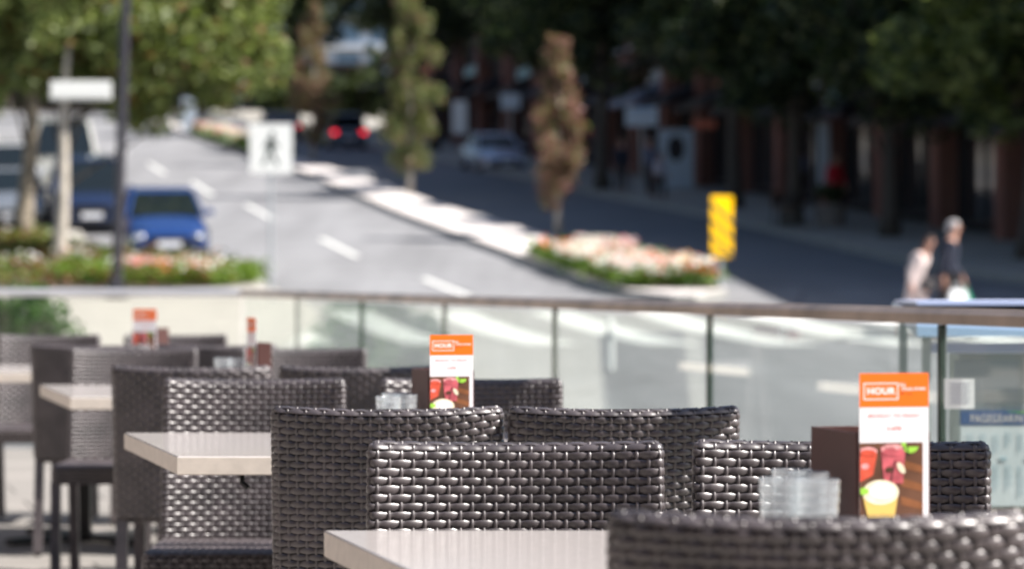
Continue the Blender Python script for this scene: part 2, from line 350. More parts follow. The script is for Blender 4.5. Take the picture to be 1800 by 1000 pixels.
# ------------------------------------------------------------------ wicker weave
def weave(mb, P, columns, t_prof, ncol, sh=.0070, rib=.0031, amp=.0017):
    """P(s, inset)->(point2d, normal2d) closed perimeter; t_prof: list of (inset, z, tilt); horizontals at each row, ribs along the rows."""
    rows = len(t_prof)
    # row centres
    def pos(s, t):
        i = int(t); i = max(0, min(rows - 1, i)); j = min(rows - 1, i + 1); f = t - i if 0 <= t - i <= 1 else (0 if t < 0 else 1)
        a, b = t_prof[i], t_prof[j]; ins = a[0] + (b[0] - a[0]) * f; z = a[1] + (b[1] - a[1]) * f; ti = a[2] + (b[2] - a[2]) * f
        (x, y), (nx, ny) = P(s, ins, z)
        if z > .6: z -= .007 * (z - .6) / .28 * max(0, 1 - (x / .245) ** 2)
        n = Vector((nx * math.cos(ti), ny * math.cos(ti), math.sin(ti)))
        up = Vector((-nx * math.sin(ti), -ny * math.sin(ti), math.cos(ti)))
        return Vector((x, y, z)), n, up
    per = 5; N = ncol * per
    prof = [(-1, -.0005), (-.74, .0009), (0, .0015), (.74, .0009), (1, -.0005)]
    for r in range(rows):
        vs = []; jit = random.uniform(.93, 1.06)
        for k in range(N):
            s = k / N; p, n, up = pos(s, r)
            c = math.cos(PI * (k / per) + PI * r); o = amp * (1 if c > 0 else -1) * abs(c) ** .6 * (.5 if t_prof[r][2] > .2 else 1)
            hh = sh * jit * (1.0 if c > 0 else .86)
            for a, b in prof: vs.append(p + up * (a * hh) + n * (o + b))
        q = len(prof); fs = []
        for k in range(N):
            k2 = (k + 1) % N
            for a in range(q - 1): fs.append((k * q + a, k2 * q + a, k2 * q + a + 1, k * q + a + 1))
        mb.add(vs, fs, 'strand')
    for cidx in range(ncol):
        s = cidx / ncol; s0 = s - .0001; s1 = s + .0001; vs = []; q = 4; n_s = (rows - 1) * 3 + 1
        for k in range(n_s):
            t = k / 3; p, n, up = pos(s, t); pa, _, _ = pos((s - .002) % 1, t); pb, _, _ = pos((s + .002) % 1, t)
            tg = pb - pa; tg = tg.normalized() if tg.length > 1e-7 else Vector((1, 0, 0))
            c = -math.cos(PI * (cidx + t)); o = amp * c * .9
            for a, b in ((-1, -.0005), (-.5, .0016), (.5, .0016), (1, -.0005)): vs.append(p + tg * (a * rib) + n * (o + b))
        fs = [(k * q + a, k * q + a + 1, (k + 1) * q + a + 1, (k + 1) * q + a) for k in range(n_s - 1) for a in range(q - 1)]
        mb.add(vs, fs, 'strand')

CW = .49; TH = .036
def back_perim(w, th, curve, lean):
    hw, ht = w / 2, th / 2; cr = ht * .9
    # closed outline: front (y=-ht) left->right, round end, back right->left, round end
    L1 = w - 2 * cr; L2 = PI * cr; tot = 2 * L1 + 2 * L2
    def P(s, ins, z):
        d = s * tot; off = (z - .43) * math.tan(lean)
        if d < L1: x = -hw + cr + d; y = -ht; n = (0, -1)
        elif d < L1 + L2:
            a = (d - L1) / L2 * PI - PI / 2; x = hw - cr + cr * math.cos(a); y = (ht) * math.sin(a); n = (math.cos(a), math.sin(a))
        elif d < 2 * L1 + L2: x = hw - cr - (d - L1 - L2); y = ht; n = (0, 1)
        else:
            a = (d - 2 * L1 - L2) / L2 * PI + PI / 2; x = -hw + cr + cr * math.cos(a); y = ht * math.sin(a); n = (math.cos(a), math.sin(a))
        x -= n[0] * ins; y -= n[1] * ins
        cv = curve * (1 - (x / hw) ** 2); sl = -2 * curve * x / hw ** 2
        nx, ny = n[0] - sl * n[1], n[1]; l = math.hypot(nx, ny)
        return (x, y + cv + off), (nx / l, ny / l)
    return P
def core_shell(mb, P, t_prof, ins, n=60):
    rings = []
    for a in t_prof:
        rings.append([(*P(k / n, a[0] + ins, a[1])[0], a[1] - (ins if a[0] > 0 else 0)) for k in range(n)])
    mb.rings(rings, 'core')
def seat_perim(w, d, cy):
    hw, hd = w / 2, d / 2; cr = .025
    pts = []
    for cx, cyy, a0 in ((hw - cr, -hd + cr, -PI / 2), (hw - cr, hd - cr, 0), (-hw + cr, hd - cr, PI / 2), (-hw + cr, -hd + cr, PI)):
        for k in range(6):
            a = a0 + k / 5 * PI / 2; pts.append((cx + cr * math.cos(a), cyy + cr * math.sin(a), math.cos(a), math.sin(a)))
    pts.append(pts[0]); L = [0]
    for a, b in zip(pts, pts[1:]): L.append(L[-1] + math.hypot(b[0] - a[0], b[1] - a[1]))
    def P(s, ins, z):
        d = s * L[-1]
        for i in range(len(pts) - 1):
            if d <= L[i + 1] + 1e-9:
                f = (d - L[i]) / max(1e-9, L[i + 1] - L[i]); a, b = pts[i], pts[i + 1]
                x = a[0] + (b[0] - a[0]) * f; y = a[1] + (b[1] - a[1]) * f; nx = a[2] + (b[2] - a[2]) * f; ny = a[3] + (b[3] - a[3]) * f
                l = math.hypot(nx, ny); return (x - nx / l * ins, y + cy - ny / l * ins), (nx / l, ny / l)
        return (pts[0][0], pts[0][1] + cy), (0, -1)
    return P

PITCH = .014274
def make_chair(label, loc, rz):
    t = thing('wicker_chair', label, 'chair', loc, rz, CG)
    zt = .868; z0 = .405; rr = .012
    rows = []; z = z0
    while z < .8480: rows.append((0, z, 0)); z += PITCH
    rows += [(.0035, zt - .0065, .75), (.0125, zt, 1.35)]
    P = back_perim(CW, TH, .05, R(9))
    mb = MB(); weave(mb, P, None, rows, 52); core_shell(mb, P, [(0, z0 - .003, 0)] + rows, .0035)
    o = mb.build('backrest', t, smooth='raw'); o.data.polygons.foreach_set('use_smooth', [True] * len(o.data.polygons))
    # seat
    mb = MB(); Ps = seat_perim(CW - .01, .42, -.232)
    srows = [(0, .385 + i * PITCH, 0) for i in range(4)] + [(.005, .442, .7)]
    weave(mb, Ps, None, srows, 92)
    core_shell(mb, Ps, [(0, .38, 0)] + srows, .003, 48)
    for i in range(30):                                         # woven strips on the seat top
        y = -.232 - .195 + i * .0134; vs = []
        for k in range(49):
            x = -.23 + k * .46 / 48; c = math.cos(PI * k / 2 + PI * i); oo = .0022 * c
            for a, b in ((-1, -.0006), (-.6, .0014), (.6, .0014), (1, -.0006)): vs.append((x, y + a * .0057, .4455 + oo + b))
        mb.add(vs, [(k * 4 + a, (k + 1) * 4 + a, (k + 1) * 4 + a + 1, k * 4 + a + 1) for k in range(48) for a in range(3)], 'strand')
    o = mb.build('seat', t, smooth='raw'); o.data.polygons.foreach_set('use_smooth', [True] * len(o.data.polygons))
    for sx in (-1, 1):
        for fy, top, lean in ((-.42, .388, -.012), (-.012, .41, .05)):
            mb = MB(); x = sx * (CW / 2 - .022); rings = []
            n = 30
            for k in range(n * 2 + 1):
                q = k / (2 * n); z = .016 + (top - .016) * q; h = .0165 + (.0016 if k % 2 else 0)
                yy = fy + (1 - q) * lean; rings.append([(x - h, yy - h, z), (x + h, yy - h, z), (x + h, yy + h, z), (x - h, yy + h, z)])
            mb.rings(rings, 'strand'); lg = mb.build('leg', t)
            f = MB(); f.lathe([(.012, 0), (.014, .004), (.013, .018)], 'metal_dark', 12, (x, fy + lean, 0), True); f.build('foot', lg)
    return t

CG = 'wicker chairs around the patio tables'
# facing camera: rz=0 ; facing away: rz=pi
chairs = [
 # label, X centre, Y of the back's top, yaw, facing-camera?
 ('brown wicker chair facing the camera behind the nearest stone tabletop, its woven back fully sunlit', .006, 4.75, 0, True),
 ('wicker chair partly hidden behind the nearest menu holder and the glasses beside it', .538, 4.76, -8, True),
 ('blurred dark wicker chair in the foreground, cropped by the lower right corner', .358, 3.31, 0, False),
 ('dark wicker chair seen from behind, back to back with the nearest fully sunlit chair', -.264, 6.0, 0, False),
 ('dark wicker chair seen from behind with a diagonal shadow across its right side', .234, 6.0, 3, False),
 ('sunlit wicker chair facing the camera behind the second tabletop, left of its menu card', -.695, 7.7, 0, True),
 ('wicker chair facing the camera just behind the second table menu card', -.109, 7.7, 0, True),
 ('dark wicker chair seen from behind, left, between second and third tabletops', -.989, 8.75, 0, False),
 ('dark wicker chair seen from behind, just left of the second menu card', -.472, 8.75, 0, False),
 ('pale sunlit wicker chair facing the camera behind the third tabletop', -1.459, 11.0, 0, True),
 ('sunlit wicker chair facing the camera right of the narrow turned menu card', -.805, 11.0, 0, True),
 ('dark wicker chair seen from behind, left, between third and fourth tabletops', -1.72, 11.6, 0, False),
 ('dark wicker chair seen from behind, just left of the narrow turned menu card', -1.205, 11.6, 0, False),
 ('pale wicker chair facing the camera in front of the green shrub', -2.21, 13.6, 0, True),
 ('wicker chair facing the camera behind the farthest menu card', -1.605, 13.6, 0, True),
]
c0 = None
for lab, X, Y, yaw, fc in chairs:
    rz = R(yaw) + (0 if fc else PI)
    off = .1011                           # top of the leaning back lands at Y
    yb = Y - off * .9 if fc else Y + off * .9
    if c0 is None: c0 = make_chair(lab, (X, yb, 0), rz)
    else: dup(c0, (X, yb, 0), rz, lab)

# ------------------------------------------------------------------ tables
DX = -.258
def make_table(label, far_left, zfar, wid=1.23, dep=.96):
    a = math.atan(DX) * .0
    t = thing('patio_table', label, 'table', (far_left, zfar, 0), 0, 'stone topped tables in a row on the patio')
    d = dep; sx = -DX * d
    # slab: sides follow the row direction
    def quad(z, e=0): return [(0 + e, 0 - e, z), (wid - e, 0 - e, z), (wid + sx - e, -d + e, z), (sx + e, -d + e, z)]
    H = .747; T = .041
    mb = MB(); rings = [quad(H - T, .002), quad(H - T + .002), quad(H - .0025), quad(H, .0025)]
    vs = [p for r in rings for p in r]; 
    for i in range(3):
        for j in range(4): k = (j + 1) % 4; mb.poly([rings[i][j], rings[i][k], rings[i + 1][k], rings[i + 1][j]], 'tableedge' if i < 2 else 'tabletop')
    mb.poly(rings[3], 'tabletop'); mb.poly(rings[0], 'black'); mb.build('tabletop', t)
    cx, cy = wid / 2 + sx / 2, -d / 2
    mb = MB(); mb.box((cx, cy, .36), (.075, .075, .69), 'metal_dark', bev=.006); mb.box((cx, cy, H - T - .008), (.4, .4, .012), 'metal_dark'); mb.build('column', t)
    mb = MB()
    for q in range(4):
        a = q * PI / 2 + PI / 4; mb.box((cx + math.cos(a) * .19, cy + math.sin(a) * .19, .022), (.40, .05, .03), 'metal_dark', rz=a, bev=.006)
    mb.build('base', t)
    mb = MB(); mb.tube([(sx + .14, -d + .03, H - T), (sx + .14, -d + .025, H - T - .018), (sx + .155, -d + .02, H - T - .03)], .006, 'metal_dark', 8); mb.build('edge_hook', t)
    return t
make_table('nearest stone tabletop, corner cropped by the bottom edge of the photo', PX(570, 4.436), 4.43)
make_table('second stone tabletop from the camera, with ribbed glasses and orange menu card', PX(222, 7.26), 7.22, 1.25)
make_table('third stone tabletop from the camera, holding the narrow turned menu card', PX(73, 10.5), 10.46, 1.25, 1.1)
make_table('farthest stone tabletop at the left edge of the photo', -2.62, 12.85, 1.25, 1.05)

# ------------------------------------------------------------------ menu holders
def make_menu(label, loc, rz, D=.185):
    t = thing('menu_holder', label, 'menu holder', loc, rz, 'menu holders standing on the patio tables')
    W, H, k = .112, .168, .004
    mb = MB()
    mb.box((0, D / 2, .003), (W, D, .006), 'leather')
    for c, d in (((-W / 2 + k / 2, D / 2, H / 2 + .006), (k, D, H)), ((W / 2 - k / 2, D / 2, H / 2 + .006), (k, D, H)), ((0, k / 2, H / 2 + .006), (W - 2 * k - .001, k, H)), ((0, D - k / 2, H / 2 + .006), (W - 2 * k - .001, k, H))):
        mb.box(c, d, 'leather', bev=.001)
    mb.build('box', t)
    w, h = .104, .252; y0 = -.0035
    mb = MB(); mb.box((0, y0, h / 2 + .006), (w, .0012, h), 'card'); cd = mb.build('card', t)
    y = y0 - .0008; top = h + .006; L = -w / 2
    def rect(m, x0, x1, z0, z1, yy): m2.poly([(L + x0, yy, z0), (L + x1, yy, z0), (L + x1, yy, z1), (L + x0, yy, z1)], m)
    m2 = MB(); rect('orange', 0, w, top - .048, top, y); m2.build('header', cd)
    m2 = MB(); y2 = y - .0004
    fx0, fx1, fz0, fz1, q = .0055, .058, top - .0375, top - .0135, .0017
    rect('pw', fx0, fx1, fz0, fz0 + q, y2); rect('pw', fx0, fx1, fz1 - q, fz1, y2); rect('pw', fx0, fx0 + q, fz0 + q, fz1 - q, y2); rect('pw', fx1 - q, fx1, fz0 + q, fz1 - q, y2)
    put_text(m2, 'HOUR', .0125, L + (fx0 + fx1) / 2, (fz0 + fz1) / 2, y2, 'pw', .0006, 1.12)
    put_text(m2, 'ALL', .0058, L + .0645, top - .0165, y2, 'pw', .0002); put_text(m2, 'SOCIAL DRINKS', .0055, L + .081, top - .0225, y2, 'pw', .0002, .86)
    put_text(m2, '$6', .0055, L + .065, top - .029, y2, 'darkink', .0003); rect('darkink', .071, .079, top - .0300, top - .0292, y2)
    put_text(m2, 'MONDAY TO FRIDAY', .0072, 0, top - .060, y2, 'coral', .0001, 1.05); rect('greyink', .037, .066, top - .0690, top - .0685, y2)
    put_text(m2, '3-6PM', .0080, 0, top - .078, y2, 'coral', .0002); rect('greyink', .016, .088, top - .0905, top - .0900, y2)
    m2.build('lettering', cd)
    # printed drinks picture: layered flat shapes
    m2 = MB(); pt = top - .098; pb = .008; y3 = y
    rect('wood1', .0, w - .0085, pb, pt, y3)
    for i in range(5): m2.poly([(L + .062 + i * .0, y3 - .0003, pb + .012 + i * .026), (L + .0955, y3 - .0003, pb + .004 + i * .026), (L + .0955, y3 - .0003, pb + .014 + i * .026), (L + .062, y3 - .0003, pb + .024 + i * .026)], 'wood2')
    def ell(m, cx, cz, rx, rz_, yy, a0=0, a1=2 * PI, n=24, rot=0):
        pts = []
        for i in range(n + 1 if a1 - a0 < 6.2 else n):
            a = a0 + (a1 - a0) * i / n; ex, ez = rx * math.cos(a), rz_ * math.sin(a)
            px_ = L + cx + ex * math.cos(rot) - ez * math.sin(rot); pz_ = cz + ex * math.sin(rot) + ez * math.cos(rot)
            pts.append((max(L + .0004, min(L + w - .009, px_)), yy, max(pb, min(pt, pz_))))
        m2.poly(pts, m)
    y4, y5, y6, y7 = y3 - .0006, y3 - .0009, y3 - .0012, y3 - .0015
    m2.poly([(L + .0005, y4, pt - .014), (L + .026, y4, pt - .015), (L + .020, y4, pt - .045), (L + .0005, y4, pt - .055)], 'red')
    ell('pinklight', .012, pt - .012, .014, .006, y5); ell('red', .012, pt - .014, .012, .0045, y6)
    ell('pinklight', .008, pt - .033, .006, .004, y5)
    m2.poly([(L + .031, y4, pt - .006), (L + .069, y4, pt - .006), (L + .065, y4, pt - .058), (L + .037, y4, pt - .058)], 'pink')
    ell('pinklight', .050, pt - .009, .018, .007, y5); ell('pink', .050, pt - .013, .016, .006, y6); ell('pinklight', .041, pt - .005, .003, .003, y7); ell('pinklight', .056, pt - .007, .004, .003, y7)
    ell('lime', .076, pt - .006, .012, .009, y5, PI, 2 * PI); ell('lime', .066, pt - .003, .004, .003, y5)
    ell('cream', .062, pt - .036, .0045, .009, y6, rot=.6); ell('wood1', .044, pt - .038, .006, .004, y6)
    m2.poly([(L + .0525, y7, pt - .025), (L + .054, y7, pt - .025), (L + .047, y7 - .0002, pt - .056), (L + .0455, y7 - .0002, pt - .056)], 'black')
    m2.poly([(L + .071, y6, pt - .0), (L + .0725, y6, pt - .0), (L + .0725, y6, pt - .02), (L + .071, y6, pt - .02)], 'black')
    m2.poly([(L + .003, y6, pt - .070), (L + .058, y6, pt - .070), (L + .052, y6, pt - .105), (L + .012, y6, pt - .105)], 'yellowp')
    ell('cream', .031, pt - .070, .0275, .0175, y7); ell('pw', .033, pt - .068, .019, .011, y7 - .0003); ell('lime', .005, pt - .068, .008, .005, y7 - .0005)
    m2.build('drinks_picture', cd)
    return t
mh = make_menu('brown menu holder with sharp orange HOUR card on the nearest table, beside ribbed glasses', (PX(1570, 4.03), 4.03, .747), R(14))
dup(mh, (PX(793, 6.72), 6.72, .747), R(14), 'brown menu holder with orange card on the second table, left of centre')
dup(mh, (PX(255, 12.25), 12.25, .747), R(-8), 'most distant menu holder, orange and white card in front of the cream pavement')
make_menu('menu holder turned sideways so its orange card looks narrow, on the third table', (PX(444, 9.62), 9.62, .747), R(-68), .05)

# ribbed tumblers
def make_glass(label, loc, group):
    t = thing('ribbed_tumbler', label, 'glass', loc, 0, group)
    mb = MB(); pr = [(.001, .004), (.024, .004)]
    outer = []
    n = 22
    for i in range(n + 1):
        z = .004 + .108 * i / n; outer.append((.026 + .004 * i / n + .0011 * math.sin(i * PI), z)); 
    prof = [(.001, 0), (.0255, 0)]
    for i in range(64): z = .003 + .109 * i / 63; prof.append((.0255 + .005 * i / 63 + .0007 * math.sin(i * .8), z))
    prof += [(.0305, .114), (.0290, .114)]
    for i in range(12): z = .112 - .100 * i / 11; prof.append((.0282 - .0045 * i / 11, z))
    prof.append((.001, .011)); mb.lathe(prof, 'tumbler', 28, cap=False)
    mb.build('body', t, smooth=True)
    mb = MB()
    mb.lathe([(.0305, .1145), (.0312, .1160), (.0300, .1175), (.0288, .1160), (.0295, .1145)], 'tumbler', 28); mb.build('rim', t, smooth=True)
    return t
GG = 'ribbed tumblers grouped beside a menu holder'
gl = make_glass('ribbed clear tumbler on the nearest table, leftmost of the glasses beside the menu holder', (PX(1372, 3.92), 3.92, .747), GG)
dup(gl, (PX(1422, 4.04), 4.04, .747), 0, 'ribbed clear tumbler on the nearest table, rear middle of the glasses beside the menu holder')
dup(gl, (PX(1437, 3.90), 3.895, .747), 0, 'ribbed clear tumbler on the nearest table, closest to the brown menu holder')
dup(gl, (PX(1392, 4.09), 4.09, .747), 0, 'ribbed clear tumbler on the nearest table, hidden furthest back in its cluster')
dup(gl, (PX(683, 6.62), 6.62, .747), 0, 'ribbed clear tumbler on the second table, leftmost of its cluster')
dup(gl, (PX(712, 6.72), 6.72, .747), 0, 'ribbed clear tumbler on the second table, nearest the brown holder')
dup(gl, (PX(693, 6.80), 6.80, .747), 0, 'ribbed clear tumbler on the second table, rear one of its cluster')
dup(gl, (PX(392, 9.75), 9.75, .747), 0, 'ribbed clear tumbler on the third table, with a bright glint')
dup(gl, (PX(416, 9.70), 9.70, .747), 0, 'ribbed clear tumbler on the third table, next to the sideways menu holder')

# ------------------------------------------------------------------ glass balustrade
def railX(Y): return 3.1 - .258 * Y
ang = math.atan(.258)
Yj = [5.69, 7.58, 9.47, 11.36, 13.24, 15.12, 17.0, 18.9]
bal = thing('glass_balustrade', 'long glass balustrade with a metal handrail painted with brown reflections between patio and street', 'balustrade', (railX(3.8), 3.8, 0))
bl = Vector(bal.location)
mb = MB(); rings = []
for Y in fr(3.8, 18.92, 1.0):
    c = Vector((railX(Y), Y, 0)) - bl; sd_ = Vector((math.cos(ang), math.sin(ang), 0))
    pr = []
    for a, z in ((-.035, 1.017), (.035, 1.017), (.037, 1.022), (.037, 1.044), (.020, 1.059), (-.020, 1.059), (-.037, 1.044), (-.037, 1.022)):
        pr.append(c + sd_ * a + Vector((0, 0, z)))
    rings.append(pr)
mb.rings(rings, 'rail'); mb.build('handrail', bal)
Yb = [3.85] + Yj
for a, b in zip(Yb, Yb[1:]):
    a2, b2 = a + .012, b - .012; cy = (a2 + b2) / 2; L = (b2 - a2) / math.cos(ang)
    mb = MB(); mb.box((railX(cy) - bl.x, cy - bl.y, .535), (.012, L, .945), 'glass', rz=ang); mb.build('glass_panel', bal)
for b in Yj[:-1]:
    mb = MB(); mb.box((railX(b) - bl.x, b - bl.y, .54), (.014, .022, .95), 'glassedge', rz=ang)
    mb.box((railX(b) - bl.x + .012, b - bl.y + .006, .54), (.0025, .012, .95), 'polegrey', rz=ang)
    mb.build('glass_edge', bal)
mb = MB(); cy = (3.85 + 18.9) / 2; mb.box((railX(cy) - bl.x, cy - bl.y, .04), (.05, (18.9 - 3.85) / math.cos(ang), .08), 'polegrey', rz=ang); mb.build('base_shoe', bal)
xe = railX(18.9)
eb = thing('glass_balustrade', 'end balustrade with a pale silver handrail in front of the cream pavement and shrub', 'balustrade', (xe, 18.98, 0))
mb = MB(); mb.rings([[(x, a, z) for a, z in ((-.03, 1.015), (.03, 1.015), (.032, 1.022), (.032, 1.05), (.018, 1.066), (-.018, 1.066), (-.032, 1.05), (-.032, 1.022))] for x in (-8, -.03)], 'railend'); mb.build('handrail', eb)
for i in range(4):
    mb = MB(); mb.box((-1.0 - i * 1.95, 0, .545), (1.93, .012, .93), 'glassclear'); mb.build('glass_panel', eb)
mb = MB(); mb.box((-4, 0, .04), (7.9, .05, .08), 'polegrey'); mb.build('base_shoe', eb)
# unseen bar added over the patio edge to throw the slanting shadow bands on the chairs of the right column
aw = thing('shadow_bar', 'slim grey unseen bar added above the patio edge to throw slanting shadows on the chairs', 'shadow bar', (railX(2), 2, 2.16))
mb = MB(); mb.tube([(0, 0, 0), (railX(9.2) - railX(2), 7.2, 0)], .06, 'polegrey', 10); mb.build('front_bar', aw)
for yy2 in (.1, 5.0): mb = MB(); mb.tube([(-.258 * yy2, yy2, 0), (-.258 * yy2 - 1.6, yy2, .25), (-.258 * yy2 - 4.5, yy2, .7)], .03, 'polegrey', 8); mb.build('arm', aw)
# the restaurant the patio belongs to: behind and left of the camera, mirrored in the glass
rb = thing('restaurant_building', 'dark brick restaurant front along the left of the patio, mirrored dimly in the balustrade glass', 'building', (-6.2, -3, 0))
mb = MB(); mb.box((-1, 9.5, 2.9), (2, 23, 6.2), 'brick'); mb.box((9.5, -1, 2.9), (17, 2, 6.2), 'brick'); mb.build('wall', rb)
for i in range(7):
    mb = MB(); mb.box((.03, 1.9 + i * 3, 1.7), (.08, 2.1, 2.3), 'shopglass'); w_ = mb.build('window', rb)
    mb = MB(); mb.box((.08, 1.9 + i * 3, .5), (.14, 2.3, .08), 'stucco'); mb.box((.08, 1.9 + i * 3, 1.7), (.05, .06, 2.3), 'darkwall'); mb.build('frame', w_)
for i in range(4):
    mb = MB(); mb.box((3 + i * 3.6, .03, 1.7), (2.6, .08, 2.3), 'shopglass'); w_ = mb.build('window', rb)
    mb = MB(); mb.box((3 + i * 3.6, .08, .5), (2.8, .14, .08), 'stucco'); mb.build('frame', w_)
# paper notice taped to the glass
Yn = 7.36; Xn = PX(1693, Yn)
Yn = (3.1 - (1693 - 900) / F * 0) and 3.1 / (.258 + (1693 - 900) / F)
nt_ = thing('paper_notice', 'small white paper notice with lines of print, stuck on the nearest glass panel', 'notice', (railX(Yn) - .010, Yn - .003, PZ(718, Yn)), 0)
mb = MB(); mb.box((0, 0, .039), (.078, .0015, .078), 'card', rz=ang * .0); mb.build('sheet', nt_)
mb = MB()
for i in range(9): mb.poly([(-.026 + .004 * (i % 2), -.0014, .066 - i * .0065), (.03 - .003 * (i % 3), -.0014, .066 - i * .0065), (.03 - .003 * (i % 3), -.0014, .0683 - i * .0065), (-.026 + .004 * (i % 2), -.0014, .0683 - i * .0065)], 'greyink')
mb.build('print_lines', nt_)

# ------------------------------------------------------------------ newspaper box behind the rail
Yk = 8.35
kx0 = PX(1622, Yk); kz1 = PZ(540, Yk)
nb = thing('newspaper_box', 'pale blue newspaper box with glazed front and magazines, behind the balustrade at the right', 'newspaper box', (kx0, Yk, 0))
W, D = .80, .52
mb = MB()
mb.box((.012, .012, (kz1 - .05) / 2), (.024, .024, kz1 - .05), 'boxframe'); mb.box((W - .012, .012, (kz1 - .05) / 2), (.024, .024, kz1 - .05), 'boxframe')
mb.box((.012, D - .012, (kz1 - .05) / 2), (.024, .024, kz1 - .05), 'boxframe'); mb.box((W - .012, D - .012, (kz1 - .05) / 2), (.024, .024, kz1 - .05), 'boxframe')
mb.build('post', nb)
mb = MB(); mb.rings([[(x, -.03, kz1 - .085), (x, D, kz1 - .02), (x, D, kz1 + .01), (x, -.01, kz1 - .012)] for x in (-.02, W + .02)], 'boxblue'); mb.build('hood', nb)
mb = MB(); mb.box((W / 2, D / 2, kz1 + .012), (W + .03, D - .03, .012), 'boxlav'); mb.build('top', nb)
mb = MB(); mb.box((W / 2, .004, PZ(611, Yk)), (W - .05, .02, .028), 'boxlav'); mb.build('ledge', nb)
mb = MB(); zc0, zc1 = PZ(895, Yk), PZ(624, Yk)
mb.box((W / 2 + .05, .12, (zc0 + zc1) / 2), (W - .12, .2, zc1 - zc0), 'boxframe'); mb.build('cabinet', nb)
mb = MB(); mb.box((.19, .0165, PZ(672, Yk)), (.19, .006, .13), 'boxdark'); mb.build('window', nb)
mb = MB(); mb.box((.55, .0165, PZ(672, Yk)), (.50, .006, .15), 'white')
mb.box((.42, .012, PZ(660, Yk)), (.03, .004, .13), 'papergreen'); mb.box((.56, .012, PZ(672, Yk)), (.12, .004, .09), 'papergreen'); mb.build('magazine', nb)
mb = MB(); zz0, zz1 = PZ(890, Yk), PZ(748, Yk)
x0 = PX(1690, Yk) - kx0
mb.box(((x0 + W) / 2, .0155, (zz0 + zz1) / 2), (W - x0, .008, zz1 - zz0), 'paper'); pg = mb.build('news_page', nb)
mb = MB()
random.seed(3)
for blk in ((zz1 - .02, zz1 - .085), (zz1 - .11, zz1 - .215)):
    for i in range(14):
        xx = x0 + .02 + i * .037; h0 = blk[0] - random.random() * .01; h1 = blk[1] + random.random() * .025
        mb.poly([(xx, .0100, h1), (xx + .004, .0100, h1), (xx + .004, .0100, h0), (xx, .0100, h0)], 'column')
        mb.poly([(xx + .012, .0100, h1 + .01), (xx + .015, .0100, h1 + .01), (xx + .015, .0100, h0), (xx + .012, .0100, h0)], 'column')
for i in range(6): mb.box((x0 + .05 + i * .075, .010, zz1 - .098), (.02, .001, .012), 'column')
mb.build('print_columns', pg)
mb = MB(); zb = PZ(735, Yk)
mb.box(((x0 + W) / 2, .0155, zb), (W - x0, .010, .040), 'bandblue'); bn = mb.build('banner', nb)
mb = MB(); put_text(mb, 'PAGEGEARIN', .034, x0 + .105, zb - .002, .0098, 'pw', .0003, .72)
mb.poly([(x0 + .13, .0096, zb + .02), (x0 + .42, .0096, zb - .006), (x0 + .42, .0096, zb + .02)], 'papergreen'); mb.build('lettering', bn)
mb = MB(); mb.box((W / 2, D / 2, .06), (W - .1, D - .12, .12), 'boxframe'); mb.build('base', nb)

# ------------------------------------------------------------------ vegetation
def leaves(mb, centres, n, size, mats, spread, sq=(1, 1, .8), wts=None):
    """n leaves scattered through leaf clumps; each leaf a folded little blade"""
    for i in range(n):
        c, cr = random.choice(centres)
        d = Vector((random.gauss(0, 1), random.gauss(0, 1), random.gauss(0, 1))).normalized() * (cr * random.random() ** .45)
        p = Vector(c) + Vector((d.x * sq[0], d.y * sq[1], d.z * sq[2])) * spread
        a = Vector((random.gauss(0, 1), random.gauss(0, 1), random.gauss(0, .7))).normalized(); b = a.cross(Vector((random.gauss(0, 1), random.gauss(0, 1), random.gauss(0, 1)))).normalized()
        s = size * random.uniform(.6, 1.3); nn = a.cross(b)
        m = random.choices(mats, wts)[0]
        mb.add([p - a * s, p + b * s * .42 + nn * s * .12, p + a * s, p - b * s * .42 + nn * s * .12], [(0, 1, 2, 3)], m)

def trunk_mesh(h, r, lean, mat_, limbs, seed):
    random.seed(seed); mb = MB(); pts = []; rad = []
    for i in range(9):
        t = i / 8; pts.append((lean[0] * t + .05 * math.sin(t * 7 + seed) * r * 4, lean[1] * t, h * t)); rad.append(r * (1.35 - .2 * min(1, t * 6) - .75 * t) if i else r * 1.5)
    mb.tube(pts, rad, mat_, 12)
    for (x, y, z), rr in limbs:
        t0 = random.uniform(.45, .85); b = Vector(pts[int(t0 * 8)]); e = Vector((x, y, z)); m_ = (b + e) / 2 + Vector((0, 0, .15 * (e - b).length * random.uniform(-.5, 1)))
        mb.tube([b, m_, e], [r * .28, r * .16, r * .04], 'barkdark', 6)
    return mb
def tree(name, label, cat, loc, h_tr, r, lean, clumps, nleaf, lsize, mats, wts, bark, seed, group=None, sq=(1, 1, .8)):
    t = thing(name, label, cat, loc, 0, group)
    trunk_mesh(h_tr, r, lean, bark, [(c, cr) for c, cr in clumps[::max(1, len(clumps) // 8)]], seed).build('trunk', t, smooth=True)
    random.seed(seed); mb = MB(); leaves(mb, clumps, nleaf, lsize, mats, 1, sq, wts); mb.build('crown', t, smooth='raw')
    return t
def ball_clumps(cx, cy, cz, rx, ry, rz, n, cr, seed, lo=.35):
    random.seed(seed); out = []
    for _ in range(n):
        d = Vector((random.gauss(0, 1), random.gauss(0, 1), random.gauss(0, 1))).normalized() * random.uniform(lo, 1)
        out.append(((cx + d.x * rx, cy + d.y * ry, cz + d.z * rz), cr * random.uniform(.6, 1.3)))
    return out
LG = ['lg1', 'lg2', 'lg3', 'lg4']; LW = [5, 5, 2, .7]
def at_ground(px, py): X, Y = G(px, py); return (X, Y, gz(Y) + .1)
